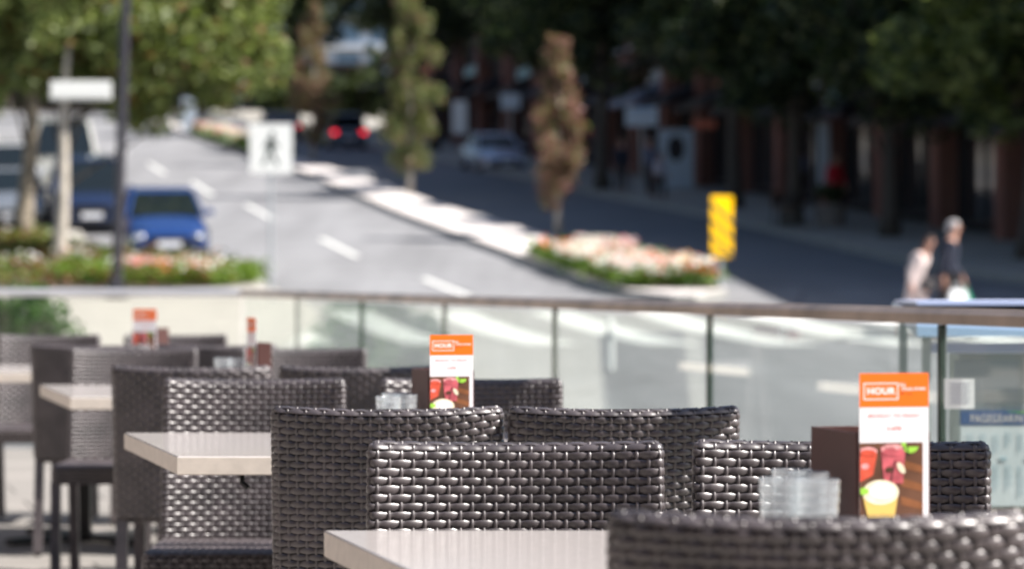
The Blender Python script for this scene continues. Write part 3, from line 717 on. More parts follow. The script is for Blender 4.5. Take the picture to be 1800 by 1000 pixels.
# two street trees at the left, sunlit crowns
x, y, z = at_ground(40, 440)
tree('street_tree', 'leafy street tree at the far left, its trunk leaning with a dark shaded left side', 'tree', (x, y, z), 5.2, .20, (.35, 0, 0),
     ball_clumps(.2, 0, 5.9, 4.2, 2.8, 2.2, 100, .8, 11), 20000, .14, LG, [5, 3.5, 3.5, .3], 'bark', 11)
x, y, z = at_ground(103, 492)
tree('street_tree', 'slim pale trunked street tree in the left flower bed, sunlit green crown spreading right', 'tree', (x, y, z), 4.6, .135, (.15, .3, 0),
     ball_clumps(1.95, 2.2, 5.1, 2.6, 2.0, 1.9, 100, .65, 12) + ball_clumps(1.0, 1, 4.5, 1.9, 1.2, 1.4, 40, .6, 13), 24000, .12, LG, [4, 6, 1.5, .9], 'barkpale', 12)
# median columnar trees
def col_tree(px, py, label, H, wmax, seed, mats=('lr1', 'lr2', 'lr3'), wts=(4, 3, 3), zl=.9, nc=80):
    X, Y = G(px, py); random.seed(seed); cl = []
    for i in range(nc):
        t = random.random(); rr = 1.15 * wmax * math.sin(PI * min(1, max(.06, (t * .92 + .06))) ** .75) * random.uniform(.3, 1); a = random.random() * 2 * PI
        cl.append(((rr * math.cos(a), rr * math.sin(a), zl + (H - zl) * t), .32 * (1.1 - .55 * t)))
    for i in range(8): cl.append(((random.gauss(0, .06), random.gauss(0, .06), zl + (H - zl) * (.8 + .025 * i)), .18))
    return tree('columnar_tree', label, 'tree', (X, Y, gz(Y) + .14), H * .8, .07, (.03, 0, 0), cl, 140 * nc, .08, list(mats), list(wts), 'barkpale', seed, 'narrow young trees planted in the median', (1, 1, 1.3))
col_tree(980, 425, 'narrow plum leaved tree in the median just behind the nearest flower bed', 4.75, .60, 33, wts=(6, 3, 2), nc=38)
col_tree(721, 350, 'tall narrow green and bronze tree in the median, middle one of three', 7.4, .86, 22, wts=(1.2, 1.5, 7))
col_tree(551, 292, 'small reddish narrow tree in the median behind the pedestrian sign', 6.4, .85, 23, wts=(5, 2, 4))
# dark shaded trees on the right pavement
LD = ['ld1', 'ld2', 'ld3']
rt = [(60.5, 11.0, 3.6, 4.2, 'broad dark tree on the right pavement nearest the camera, sun flecks given by lighter leaves', [5, 4, 2]),
      (73, 7.2, 2.8, 4.0, 'dense dark tree before the brick shops, right of the yellow sign', [4, 1.2, 5]),
      (68, 9.0, 2.6, 4.3, 'dark leafy tree between the two nearest shade trees on the right pavement', [4, 2, 4]),
      (81, 6.3, 2.8, 4.8, 'dark tree above the shaded group of people by the bus stop sign', [4, 1.5, 4]),
      (92, 2.9, 3.2, 5.2, 'dark green tree on the right pavement rising behind the plum leaved median tree', [5, 2, 4]),
      (101, 1.6, 3.4, 5.2, 'large dark tree on the right pavement near the silver parked car', [5, 2, 4]),
      (130, -3.5, 3.1, 6.0, 'dark tree on the right pavement behind the tall middle median tree', [5, 2.4, 4]),
      (158, -12.0, 3.6, 6.2, 'most distant dark tree on the right pavement, beside the pale tower', [5, 2, 4])]
for i, (Y, X, rad, cz, lab, wts) in enumerate(rt):
    tree('shade_tree', lab, 'tree', (X, Y, gz(Y) + .13), cz, .2, (.1, 0, 0), ball_clumps(0, 0, cz + 1.3, rad, rad * .9, 2.9, 80, .85, 30 + i), 13000, .17, (LD if i else ['lg1', 'lg2', 'ld1']), (wts if i else [4, 2, 4]), 'barkdark', 30 + i, 'shade trees along the right pavement')  # nearest crown gets lighter leaf colours in place of sun flecks
# trees further back on the left
lt = [(96, -19.5, 3.6), (112, -21.5, 3.8), (134, -27, 4.2), (165, -31, 5), (196, -33, 5.5), (222, -24, 6), (228, -5.5, 7), (226, -40, 6), (215, -21, 4.5), (199, -27.5, 3.4), (201, -22, 3.2), (200, -16.8, 3.0), (204, -8.6, 2.6), (172, -11.8, 1.6), (173, -9.2, 1.6), (176, -14.4, 1.6), (171, -7.0, 1.7)]
labs = ['dark tree on the left pavement behind the parked vans', 'second dark tree along the left pavement beyond the vans', 'shadowy tree further up the left pavement', 'distant tree where the street curves left', 'distant tree left of the pale tower',
        'far tree closing the street right of the pale tower', 'farthest broad tree closing the street behind the right shade trees', 'far tree at the top of the street, leftmost', 'small far tree just right of the street end', 'low dark tree closing the hilltop, leftmost of the low ones', 'low dark tree closing the hilltop, above the far white flowers', 'low dark tree closing the hilltop, left of the tower gap', 'low dark tree closing the hilltop, right of the tower gap', 'small bushy tree below the amber lantern, under the tower', 'small bushy tree just right of the amber lantern post', 'small bushy tree left of the amber lantern post', 'small bushy tree behind the middle median tree']
for i, ((Y, X, rad), lab) in enumerate(zip(lt, labs)):
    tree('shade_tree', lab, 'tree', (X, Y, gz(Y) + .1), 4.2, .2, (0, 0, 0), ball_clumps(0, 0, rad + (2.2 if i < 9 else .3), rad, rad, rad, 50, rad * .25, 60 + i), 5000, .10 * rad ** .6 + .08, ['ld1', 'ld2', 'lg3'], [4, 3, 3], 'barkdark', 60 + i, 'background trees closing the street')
# shrub behind end balustrade
random.seed(5); sb = thing('shrub', 'dense bright green shrub behind the end balustrade at the left edge', 'shrub', (PX(25, 20.6), 20.6, .06))
mb = MB(); leaves(mb, ball_clumps(0, 0, .53, .48, .36, .5, 80, .15, 5, .2), 24000, .028, ['lb1', 'lb2', 'lb3'], 1, (1, 1, 1), [5, 4, 2]); mb.build('foliage', sb, smooth='raw')
mb = MB()
for i in range(7): a = i * .9; mb.tube([(0, 0, -.02), (.12 * math.cos(a), .1 * math.sin(a), .3), (.28 * math.cos(a), .24 * math.sin(a), .75)], [.02, .014, .006], 'barkdark', 6)
mb.build('stems', sb)

# flower beds
def bed(name, label, poly, h, n, nfl, greens, gw, petals, pw_, seed, ls=.06, fs=.05):
    random.seed(seed); mb = MB(); xs = [p[0] for p in poly]; ys = [p[1] for p in poly]
    def inside(x, y):
        c = False; j = len(poly) - 1
        for i in range(len(poly)):
            xi, yi = poly[i]; xj, yj = poly[j]
            if (yi > y) != (yj > y) and x < (xj - xi) * (y - yi) / (yj - yi) + xi: c = not c
            j = i
        return c
    def rnd():
        while True:
            x = random.uniform(min(xs), max(xs)); y = random.uniform(min(ys), max(ys))
            if inside(x, y): return x, y
    mb.poly([(x, y, gz(y) + .165) for x, y in poly], 'earth')
    tufts = [rnd() for _ in range(n // 14)]
    for (tx, ty) in tufts:
        hh = h * random.uniform(.55, 1.1); m0 = random.choices(greens, gw)[0]
        for _ in range(14):
            x = tx + random.gauss(0, .14); y = ty + random.gauss(0, .14); zz = gz(ty) + .17 + random.random() ** .7 * hh
            a = Vector((random.gauss(0, 1), random.gauss(0, 1), random.gauss(.3, .6))).normalized(); b = a.cross(Vector((random.gauss(0, 1), random.gauss(0, 1), random.gauss(0, 1)))).normalized(); s = ls * random.uniform(.6, 1.4); p = Vector((x, y, zz))
            mb.add([p - a * s, p + b * s * .5, p + a * s, p - b * s * .5], [(0, 1, 2, 3)], m0)
    drifts = [(*rnd(), random.choices(petals, pw_)[0]) for _ in range(max(4, nfl // 60))]
    for _ in range(nfl):
        dx, dy, pm = random.choice(drifts); x = dx + random.gauss(0, .3); y = dy + random.gauss(0, .35)
        if not inside(x, y): continue
        zz = gz(y) + .17 + h * random.uniform(.75, 1.25)
        if random.random() < .3: pm = random.choices(petals, pw_)[0]
        for q in range(3):
            a = Vector((random.gauss(0, 1), random.gauss(0, 1), random.gauss(0, .5))).normalized(); b = a.cross(Vector((random.gauss(0, .4), random.gauss(0, .4), 1))).normalized(); s = fs * random.uniform(.7, 1.2); p = Vector((x, y, zz)) + Vector((random.gauss(0, .03), random.gauss(0, .03), random.gauss(0, .03)))
            mb.add([p - a * s, p + b * s * .8, p + a * s, p - b * s * .8], [(0, 1, 2, 3)], pm)
    o = mb.build(name, smooth='raw'); return tag(o, label, 'flower bed', kind='stuff')
def med_poly(y0, y1, e=.2):
    ys = fr(y0, y1, 2); return [(medL(y) + e, y) for y in ys] + [(medR(y) - e, y) for y in ys[::-1]]
bed('flower_bed', 'white, pink and orange flowers filling the near end of the median', med_poly(52.5, 61.8, .1), .34, 8000, 2000, ['ff1', 'ff2'], [3, 2], ['pwhite', 'ppink', 'porange', 'pyel'], [8, 2.2, 2.6, 1.4], 46)
bed('flower_bed', 'distant pale flowers in the median behind the pedestrian sign', med_poly(121, 160, .1), .5, 6000, 2600, ['ff1', 'ff2'], [2, 2], ['pwhite', 'ppink', 'pyel'], [6, 1.5, 2], 42, .09, .08)
lp = [(-4.95, 54.3), (-5.2, 55.5), (-5.6, 57.2), (-7.9, 59.4), (-9.3, 61.5), (-11.2, 67), (-14.5, 67), (-14, 56), (-12, 53.2), (-6.4, 52.6), (-5.4, 53.2)]
bed('flower_bed', 'mixed green and russet planting with white, pink and red flowers at the left kerb', lp, .38, 17000, 70, ['ff1', 'ff2', 'ffr', 'ffo'], [3, 2, 3, 3], ['pwhite', 'ppink', 'porange'], [3, 1, 2], 43)
fp = [(-4.85, 54.1), (-5.1, 55.2), (-8.6, 55.2), (-8.4, 53.6), (-5.4, 53.1)]
bed('flower_bed', 'bright lime green flower border along the kerb tip with white and pink blooms', fp, .34, 6500, 260, ['ff1'], [1], ['pwhite', 'ppink', 'porange'], [5, 4, 1], 44)

# ------------------------------------------------------------------ street furniture
lx, ly = G(205, 537)
lp_ = thing('lamp_post', 'tall dark lamp post standing on the cream pavement at the left', 'lamp post', (lx, ly, gz(ly) + .13), 0)
mb = MB(); lh = 8.2; top = PX(222, ly) - lx
mb.tube([(0, 0, 0), (.02, 0, .9), (top, 0, 5.4), (top + .05, 0, lh)], [.105, .095, .085, .07], 'pole', 14); mb.build('pole', lp_, smooth=True)
mb = MB(); mb.lathe([(.0, 0), (.2, 0), (.2, .05), (.16, .08), (.14, .3), (.11, .36), (0, .36)], 'pole', 16); mb.build('base', lp_)
mb = MB(); mb.tube([(top + .05, 0, lh - .1), (top + .5, 0, lh + .4), (top + 1.6, 0, lh + .5)], .04, 'pole', 8); mb.build('arm', lp_)
mb = MB(); mb.box((top + 1.9, 0, lh + .48), (.7, .28, .12), 'pole', bev=.03); mb.build('lamp_head', lp_)
zs = PZ(160, ly) - (gz(ly) + .13)
mb = MB(); mb.box((-.62, -.1, zs), (1.08, .03, .33), 'signwhite', bev=.01); mb.build('street_name_plate', lp_)
mb = MB(); mb.box((-.62, -.118, zs - .13), (1.0, .002, .012), 'signblack'); mb.box((-.08, -.05, zs), (.06, .12, .04), 'pole'); mb.box((.1, -.02, zs + .02), (.28, .04, .05), 'pole'); mb.build('bracket', lp_)
# pedestrian crossing sign
Ys_ = 50.0; xs_ = PX(476, Ys_); gzs = gz(Ys_) + .0
ps = thing('pedestrian_sign', 'white square sign with a black walking figure on a thin grey post', 'sign', (xs_, Ys_, gzs), 0)
mb = MB(); mb.tube([(0, .03, 0), (0, .03, PZ(222, Ys_) - gzs)], .03, 'polegrey', 8); mb.build('post', ps)
z0, z1 = PZ(305, Ys_) - gzs, PZ(218, Ys_) - gzs; hw = .375
mb = MB(); mb.box((0, -.01, (z0 + z1) / 2), (2 * hw, .012, z1 - z0), 'signwhite', bev=.005); pn = mb.build('panel', ps)
mb = MB(); k = (z1 - z0) * 1.0; zc = (z0 + z1) / 2; yy = -.0185
def sp(pts): mb.poly([(a * k, yy, zc + b * k) for a, b in pts], 'signblack')
sp([(.03 + .055 * math.cos(i * PI / 8), .29 + .055 * math.sin(i * PI / 8)) for i in range(16)])
sp([(-.06, .20), (.07, .22), (.09, .12), (.05, -.04), (-.07, -.03), (-.05, .08)])
sp([(-.07, -.035), (-.01, -.035), (-.06, -.2), (-.13, -.34), (-.19, -.34), (-.12, -.18)])
sp([(-.005, -.035), (.055, -.035), (.09, -.17), (.17, -.31), (.12, -.35), (.03, -.2)])
sp([(-.06, .195), (-.11, .09), (-.16, .0), (-.13, -.02), (-.07, .06), (-.045, .13)]); sp([(.07, .19), (.12, .09), (.18, .03), (.16, -.0), (.09, .05), (.06, .12)])
mb.build('walking_figure', pn)

# yellow hazard marker
yx, yy_ = G(1268, 522); yz = gz(yy_) + .15
hz = thing('hazard_marker', 'tall yellow hazard marker with black diagonal stripes at the median tip', 'sign', (yx, yy_, yz), R(28))
mb = MB(); mb.tube([(0, .05, 0), (0, .05, PZ(350, yy_) - yz)], .045, 'polegrey', 10); mb.build('post', hz)
z0, z1 = PZ(453, yy_) - yz, PZ(345, yy_) - yz; hw = .235
mb = MB(); mb.box((0, -.01, (z0 + z1) / 2), (2 * hw, .02, z1 - z0), 'yellow', bev=.006); pn = mb.build('panel', hz)
mb = MB(); H_ = z1 - z0
for i in range(-1, 5):
    a = z0 + .16 + i * .29
    pts = [(-hw + .01, a + .2), (hw - .01, a - .15), (hw - .01, a - .055), (-hw + .01, a + .295)]
    q = [(x, max(z0 + .01, min(z1 - .01, zz))) for x, zz in pts]
    if q[0][1] < z1 - .02 and q[3][1] > z0 + .02: mb.poly([(x, -.0235, zz) for x, zz in q], 'signblack')
mb.build('stripes', pn)
# white post standing in for a reflection in the glass, far signs
bx, by = G(1072, 652)
bo = thing('reflection_post', 'slim white post standing in for an upright reflection in the glass before the crossing', 'reflection_post', (bx, by, gz(by)), 0)
mb = MB(); mb.lathe([(0, 0), (.05, 0), (.045, .03), (.045, .52), (.04, .57), (0, .59)], 'white', 14); mb.build('tube', bo, smooth=True)
mb = MB(); mb.lathe([(.047, .36), (.048, .365), (.048, .42), (.047, .425)], 'polegrey', 14); mb.build('band', bo)
def far_sign(px, py_base, py_top, pw, ph, label, m='palewall', extra=None):
    X, Y = G(px, py_base); z = gz(Y) + .14
    t = thing('street_sign', label, 'sign', (X, Y, z), 0)
    mb = MB(); zt = PZ(py_top, Y) - z; mb.tube([(0, .03, 0), (0, .03, zt)], .04, 'polegrey', 8); mb.build('post', t)
    mb = MB(); mb.box((0, -.02, zt - ph / 2), (pw, .03, ph), m, bev=.01); mb.build('panel', t)
    if extra: mb = MB(); mb.box((0, -.045, zt - ph * .12), (pw * .6, .02, ph * .22), extra); mb.build('top_plate', t)
far_sign(1128, 352, 188, 1.0, .6, 'pale rectangular bus stop sign with a blue top by the right kerb group', 'palewall', 'boxblue')
far_sign(897, 300, 165, .75, .6, 'small grey white sign beside the silver parked car', 'palewall')
far_sign(421, 240, 145, .8, 1.0, 'small turquoise sign under the left tree crown', 'teal')
far_sign(332, 235, 172, .8, 1.9, 'tall narrow white board far up the left lane', 'palewall')

# ------------------------------------------------------------------ cars
def make_car(name, label, col, loc, rz, L=4.6, W=1.8, H=1.45, suv=0, tail=False, paint=None, group=None):
    t = thing(name, label, 'car' if not suv == 2 else 'van', loc, rz, group)
    pm = paint or mat('car_paint_' + label[:12], col, .22, metal=.35, spec=.6, coat=.7)
    hl = L / 2; belt = H * (.62 if not suv else .56)
    def ring(y, hw, zl, zt, rnd=.12):
        pts = []
        for a, b in ((-1, .08), (-1, .5), (-.97, .8), (-.86, .97), (-.5, 1.02), (0, 1.035), (.5, 1.02), (.86, .97), (.97, .8), (1, .5), (1, .08), (.9, 0), (-.9, 0)):
            pts.append((a * hw, y, zl + (zt - zl) * b))
        return pts
    hw = W / 2; nose = belt * (.74 if not suv else .92)
    st = [(-hl, hw * .80, .30, nose * .80), (-hl + .08, hw * .90, .22, nose * .90), (-hl + .35, hw * .97, .2, nose), (-hl + 1.0, hw, .2, belt * (.92 if not suv else .98)), (-hl + 1.35, hw, .2, belt), (0, hw, .2, belt * 1.02), (hl - 1.2, hw, .2, belt * 1.04), (hl - .5, hw * .98, .22, belt * 1.05), (hl - .1, hw * .92, .26, belt * 1.0), (hl, hw * .84, .34, belt * .92)]
    mb = MB(); mb.rings([ring(*s) for s in st], pm); bd = mb.build('body', t, smooth=True, auto=True)
    fb = -hl + 1.25; bb = hl - (.75 if not suv else .25); fr_ = fb + (.8 if not suv else .5); br_ = bb - (.7 if not suv else .25)
    def cr(y, hw_, z): return [(-hw_, y, z), (hw_, y, z)]
    bz = belt * 1.0
    def cab(e, m, nm, lo=0, roof=False):
        b = MB(); b_ = [(-hw * .93 - e, fb - e, bz), (hw * .93 + e, fb - e, bz), (hw * .93 + e, bb + e, bz), (-hw * .93 - e, bb + e, bz)]
        u_ = [(-hw * .72 - e, fr_, H - .04), (hw * .72 + e, fr_, H - .04), (hw * .74 + e, br_, H - .04), (-hw * .74 - e, br_, H - .04)]
        b.rings([b_, u_], m); return b.build(nm, t)
    cab(0, 'carglass', 'windows')
    b = MB(); r0 = [(-hw * .735, fr_ - .03, H - .06), (hw * .735, fr_ - .03, H - .06), (hw * .755, br_ + .03, H - .06), (-hw * .755, br_ + .03, H - .06)]; r1 = [(x * .9, y * .93 + .03, H) for x, y, z in r0]
    b.rings([r0, r1], pm); b.build('roof', t)
    b = MB()
    for s in (-1, 1):
        for (y0, y1) in ((fb, fr_), (bb, br_), ((fb + bb) / 2 + .1, (fr_ + br_) / 2)):
            b = MB(); b.tube([(s * hw * .935, y0, bz - .02), (s * hw * .735, y1, H - .04)], .045, pm, 6); b.build('roof_pillar', t)
    for s in (-1, 1):
        for y in (-hl + .85, hl - .85):
            rr = .33 if not suv else .37; w_ = MB(); x = s * (hw - .10)
            rings = []
            for xo, r_ in ((-.11, rr * .9), (-.10, rr), (.10, rr), (.115, rr * .92), (.115, rr * .66)): rings.append([(x + s * xo, y + r_ * math.cos(k * PI / 12), rr + r_ * math.sin(k * PI / 12)) for k in range(24)])
            w_.rings(rings, 'tyre'); wh = w_.build('wheel', t, smooth=True, auto=True)
            r_ = MB()
            r_.add([(x + s * .119, y + q * rr * .64 * math.cos(k * PI / 10), rr + q * rr * .64 * math.sin(k * PI / 10)) for q in (1,) for k in range(20)], [tuple(range(20))], 'rim'); r_.build('rim', wh)
        b = MB(); b.box((s * (hw * .70), -hl + .055, nose * .76), (hw * .38, .14, nose * .16), 'lamp', rz=-s * .28, bev=.03); b.lathe([(.001, .075), (.05, .066), (.09, .04), (.115, 0), (.09, -.04), (.05, -.066), (.001, -.075)], 'lamp', 16, (s * hw * .70, -hl + .05, nose * .78)); b.build('headlight', t, smooth=True, auto=True)
        b = MB(); b.box((s * (hw * .74), hl - .02, belt * .86), (hw * .34, .08, belt * .16), 'taillamp' if 'driving' in label else 'taillamp_off', rz=s * .2, bev=.02); b.build('tail_light', t)
        b = MB(); b.box((s * (hw + .10), fb + .25, bz + .06), (.2, .12, .13), pm, bev=.03); b.build('mirror', t)
    b = MB(); b.box((0, -hl + .0, nose * .66), (hw * .9, .05, nose * .22), 'grille', bev=.01); b.box((0, -hl - .005, .30), (hw * 1.3, .05, .1), 'grille', bev=.01); b.build('grille', t)
    b = MB(); b.box((0, -hl - .045, nose * .52), (.52, .015, .14), 'plate'); b.build('number_plate', t); b = MB(); b.box((0, hl + .02, belt * .6), (.52, .015, .14), 'plate'); b.build('number_plate', t)
    return t
def car_at(px, Y, side=0): return (PX(px, Y), Y, gz(Y) + .0)
SL = math.atan(.0777)
def slope(o): 
    rz = o.rotation_euler.z; o.rotation_euler = (SL * math.cos(rz), -SL * math.sin(rz) * 1.0, rz)
    return o
PG = 'cars parked along the left kerb'
slope(make_car('parked_car', 'blue sedan parked at the left kerb with its headlights glinting', (.02, .065, .25), car_at(285, 64.4), R(11), group=PG))
slope(make_car('parked_car', 'dark navy sport utility vehicle parked directly behind the blue sedan', (.02, .035, .09), car_at(155, 73.0), R(11), 4.7, 1.9, 1.85, 1, group=PG))
slope(make_car('parked_van', 'tall pale cream van parked behind the navy vehicle', (.42, .42, .38), car_at(112, 88), R(11), 5.2, 2.0, 2.5, 2, group=PG))
slope(make_car('parked_car', 'white pickup sized vehicle half cropped at the left frame edge', (.55, .56, .58), car_at(12, 84), R(11), 4.9, 1.9, 1.9, 1, group=PG))
slope(make_car('parked_car', 'grey car half hidden behind the leaning tree trunk at far left', (.22, .24, .27), car_at(20, 75), R(11), 4.5, 1.8, 1.5, 0, group=PG))
slope(make_car('parked_car', 'silver blue car parked in the shade on the right side of the street', (.50, .58, .74), car_at(866, 111), R(14), 4.6, 1.8, 1.45))
slope(make_car('moving_car', 'dark grey car driving away with red tail lights, right of the reddish tree', (.16, .19, .24), car_at(597, 138), R(195), 4.6, 1.85, 1.7, 1))
slope(make_car('moving_car', 'car driving away with lit red tail light, above the pedestrian sign', (.20, .21, .27), car_at(490, 150), R(195), 4.5, 1.8, 1.5))

# ------------------------------------------------------------------ people
def skin(name, verts, edges, mat_, parent, sub=2):
    me = bpy.data.meshes.new(name); me.from_pydata([v[0] for v in verts], edges, [])
    o = bpy.data.objects.new(name, me); COL.objects.link(o)
    md = o.modifiers.new('s', 'SKIN'); md.use_smooth_shade = True
    for i, v in enumerate(verts):
        r = v[1]; sv = me.skin_vertices[0].data[i]; sv.radius = r if isinstance(r, tuple) else (r, r); sv.use_root = (i == 0)
    sb_ = o.modifiers.new('u', 'SUBSURF'); sb_.levels = sub; sb_.render_levels = sub
    dg = bpy.context.evaluated_depsgraph_get(); dg.update(); m2 = bpy.data.meshes.new_from_object(o.evaluated_get(dg))
    o.modifiers.clear(); o.data = m2; bpy.data.meshes.remove(me); m2.materials.clear(); m2.materials.append(M[mat_])
    if parent: o.parent = parent
    return o
def person(label, loc, rz, H=1.75, lean=.0, coat='navy', trous='darktrous', hair='hairgrey', stride=.3, coat_len=.5, female=False, headfwd=.0, arm=.15, group=None):
    """faces -Y in its own frame"""
    t = thing('person', label, 'person', loc, rz, group); k = H / 1.75
    def P(x, y, z):                                            # lean the upper body forward
        if z > .95: d = z - .95; y = y - d * math.sin(lean) ; z = .95 + d * math.cos(lean)
        return (x * k, y * k, z * k)
    V = []; Eg = []
    def v(x, y, z, r, p=None):
        V.append((P(x, y, z), tuple(a * k for a in r) if isinstance(r, tuple) else r * k)); i = len(V) - 1
        if p is not None: Eg.append((p, i))
        return i
    pel = v(0, 0, .95, (.13, .10)); wa = v(0, 0, 1.08, (.12, .09), pel); ch = v(0, 0, 1.28, (.15, .105), wa); nb_ = v(0, 0, 1.43, (.075, .07), ch)
    nk = v(0, -.02 - headfwd, 1.50, .055, nb_); hd = v(0, -.035 - headfwd, 1.58, (.07, .08), nk); hc = v(0, -.03 - headfwd, 1.66, (.078, .092), hd); ht = v(0, -.025 - headfwd, 1.73, (.05, .06), hc)
    for s in (-1, 1):
        sh = v(s * .17, 0, 1.40, .058, nb_); el = v(s * .215, .03 - s * arm * .3, 1.12, .043, sh); wr = v(s * .20, -.06 - s * arm, .89, .028, el); pm_ = v(s * .20, -.075 - s * arm, .83, (.022, .036), wr)
        for q, ln in ((-.028, .070), (-.010, .082), (.009, .076), (.026, .060)):
            f1 = v(s * .20, -.078 - s * arm + q, .79, .0095, pm_); v(s * .185, -.074 - s * arm + q, .79 - ln, .008, f1)
        th_ = v(s * .175, -.105 - s * arm, .82, .011, pm_); v(s * .165, -.115 - s * arm, .785, .009, th_)
        sy = s * stride
        hip = v(s * .09, 0, .90, .088, pel); kn = v(s * .095, -sy * .5 - .02, .49, .057, hip); an = v(s * .095, -sy + (.03 if sy < 0 else 0), .085, .038, kn); v(s * .10, -sy - .13, .035, (.04, .03), an)
    skin('body', V, Eg, 'skin', t)
    # trousers and shoes
    V = []; Eg = []
    pel = v(0, 0, 1.0, (.145, .115))
    for s in (-1, 1):
        sy = s * stride; hip = v(s * .09, 0, .88, .108, pel); kn = v(s * .095, -sy * .5 - .02, .49, .08, hip); v(s * .095, -sy + (.03 if sy < 0 else 0), .12, .068, kn)
    skin('trousers', V, Eg, trous, t)
    for s in (-1, 1):
        V = []; Eg = []; sy = s * stride
        a = v(s * .095, -sy + .05, .045, (.045, .04)); b = v(s * .10, -sy - .06, .042, (.048, .038), a); v(s * .10, -sy - .15, .035, (.04, .028), b); skin('shoe', V, Eg, 'black', t, 1)
    V = []; Eg = []
    hem = v(0, .01, 1.0 - coat_len * .45, (.19 + (.05 if coat_len > .6 else 0), .16)); wa = v(0, 0, 1.08, (.155, .12), hem); ch = v(0, 0, 1.29, (.20, .15), wa); nb2 = v(0, -.005, 1.44, (.085, .08), ch)
    for s in (-1, 1): sh = v(s * .165, 0, 1.40, .090, nb2); el = v(s * .215, .03 - s * arm * .3, 1.12, .062, sh); v(s * .20, -.055 - s * arm, .905, .046, el)
    skin('coat', V, Eg, coat, t)
    mb = MB(); rings = []
    for i in range(8):
        a = i / 7 * PI * .62; rr = math.sin(a); ring = []
        for j in range(18): b = j / 18 * 2 * PI; yb = math.sin(b); dn = .03 if yb > .2 and i == 7 else 0; ring.append(Vector(P(.088 * rr * math.cos(b), -.018 - headfwd + .102 * rr * yb + (.012 if yb > 0 else .022 * (i > 4)), 1.655 + .1 * math.cos(a) - dn * 2)))
        rings.append(ring)
    mb.rings(rings, hair, False); mb.build('hair', t, smooth=True)
    mb = MB(); fy = -.03 - headfwd - .088
    mb.add([P(-.012, fy + .004, 1.615), P(.012, fy + .004, 1.615), P(0, fy - .022, 1.62), P(0, fy + .002, 1.66)], [(0, 1, 2), (0, 2, 3), (1, 3, 2)], 'skin'); mb.build('nose', t)
    mb = MB()
    for s in (-1, 1): mb.lathe([(.001, .006), (.009, .002), (.009, -.002), (.001, -.006)], 'black', 10, P(s * .03, fy + .012, 1.655)); 
    mb.box(P(0, fy + .010, 1.592), (.045 * k, .01, .008), 'redcloth'); mb.build('face_features', t)
    mb = MB()
    for s in (-1, 1): mb.box(P(s * .083, -.03 - headfwd, 1.645), (.014, .03, .055), 'skin', bev=.005)
    mb.build('ears', t)
    return t
Yp = 43.2
p1 = person('stooped woman in a beige coat walking right, near the right edge', (PX(1608, Yp), Yp, gz(Yp) + .01), R(62), 1.58, .26, 'beige', 'beige', 'hairdark', .22, .75, True, .05, .05)
p2 = person('grey haired man in a dark navy jacket walking right with carrier bags', (PX(1668, Yp + .3), Yp + .3, gz(Yp) + .01), R(75), 1.80, .04, 'navy', 'darktrous', 'hairgrey', .26, .5, False, .02, .12)
bw = thing('carrier_bag', 'white carrier bag hanging from the hand of the man in navy', 'bag', (PX(1684, Yp - .05), Yp - .02, gz(Yp) + .42), R(20))
mb = MB(); mb.rings([[(-.13, -.05, 0), (.13, -.05, 0), (.13, .05, 0), (-.13, .05, 0)], [(-.15, -.06, .15), (.15, -.06, .15), (.15, .06, .15), (-.15, .06, .15)], [(-.12, -.02, .32), (.12, -.02, .32), (.12, .02, .32), (-.12, .02, .32)]], 'bagwhite'); mb.build('sack', bw, smooth=False)
mb = MB(); mb.tube([(-.08, 0, .31), (-.04, 0, .41), (.04, 0, .41), (.08, 0, .31)], .008, 'bagwhite', 6); mb.build('handle', bw)
bgx = thing('carrier_bag', 'green carrier bag hanging beside the white one in the hand of the man in navy', 'bag', (PX(1697, Yp + .1), Yp + .12, gz(Yp) + .38), R(-10))
mb = MB(); mb.rings([[(-.12, -.05, 0), (.12, -.05, 0), (.12, .05, 0), (-.12, .05, 0)], [(-.14, -.06, .14), (.14, -.06, .14), (.14, .06, .14), (-.14, .06, .14)], [(-.05, -.02, .36), (.05, -.02, .36), (.05, .02, .36), (-.05, .02, .36)]], 'baggreen'); mb.build('sack', bgx)
mb = MB(); mb.tube([(-.04, 0, .35), (-.02, 0, .43), (.02, 0, .43), (.04, 0, .35)], .008, 'baggreen', 6); mb.build('handle', bgx)
hb = thing('handbag', 'small dark handbag held at the hip of the stooped woman', 'bag', (PX(1636, Yp - .3), Yp - .1, gz(Yp) + .72), R(30))
mb = MB(); mb.box((0, 0, .1), (.24, .1, .2), 'darktrous', bev=.03); mb.build('pouch', hb)
mb = MB(); mb.tube([(-.09, 0, .19), (-.05, 0, .33), (.05, 0, .33), (.09, 0, .19)], .01, 'darktrous', 6); mb.build('strap', hb)
FG = 'people in the shade on the right pavement'
for px, py, lab, ct, tr, hr, rz_, hh in [(1092, 350, 'person in dark clothes standing left of the pale bus stop sign', 'navy', 'darktrous', 'hairdark', 10, 1.75),
        (1142, 352, 'person with a pale blue top standing right behind the bus stop sign post', 'bluecloth', 'darktrous', 'hairgrey', -20, 1.78),
        (1160, 362, 'shorter person in a white shirt beside the bus stop sign', 'whitecloth', 'darktrous', 'hairdark', 40, 1.45),
        (1468, 392, 'person in a red top in front of the shaded brick shops', 'redcloth', 'darktrous', 'hairdark', 30, 1.7),
        (1408, 372, 'person in dark blue clothes walking past the pale shop pillar', 'bluecloth', 'darktrous', 'hairdark', -60, 1.7)]:
    X, Y = G(px, py); person(lab, (X, Y, gz(Y) + .14), R(rz_), hh, .02, ct, tr, hr, .15, .45, group=FG)
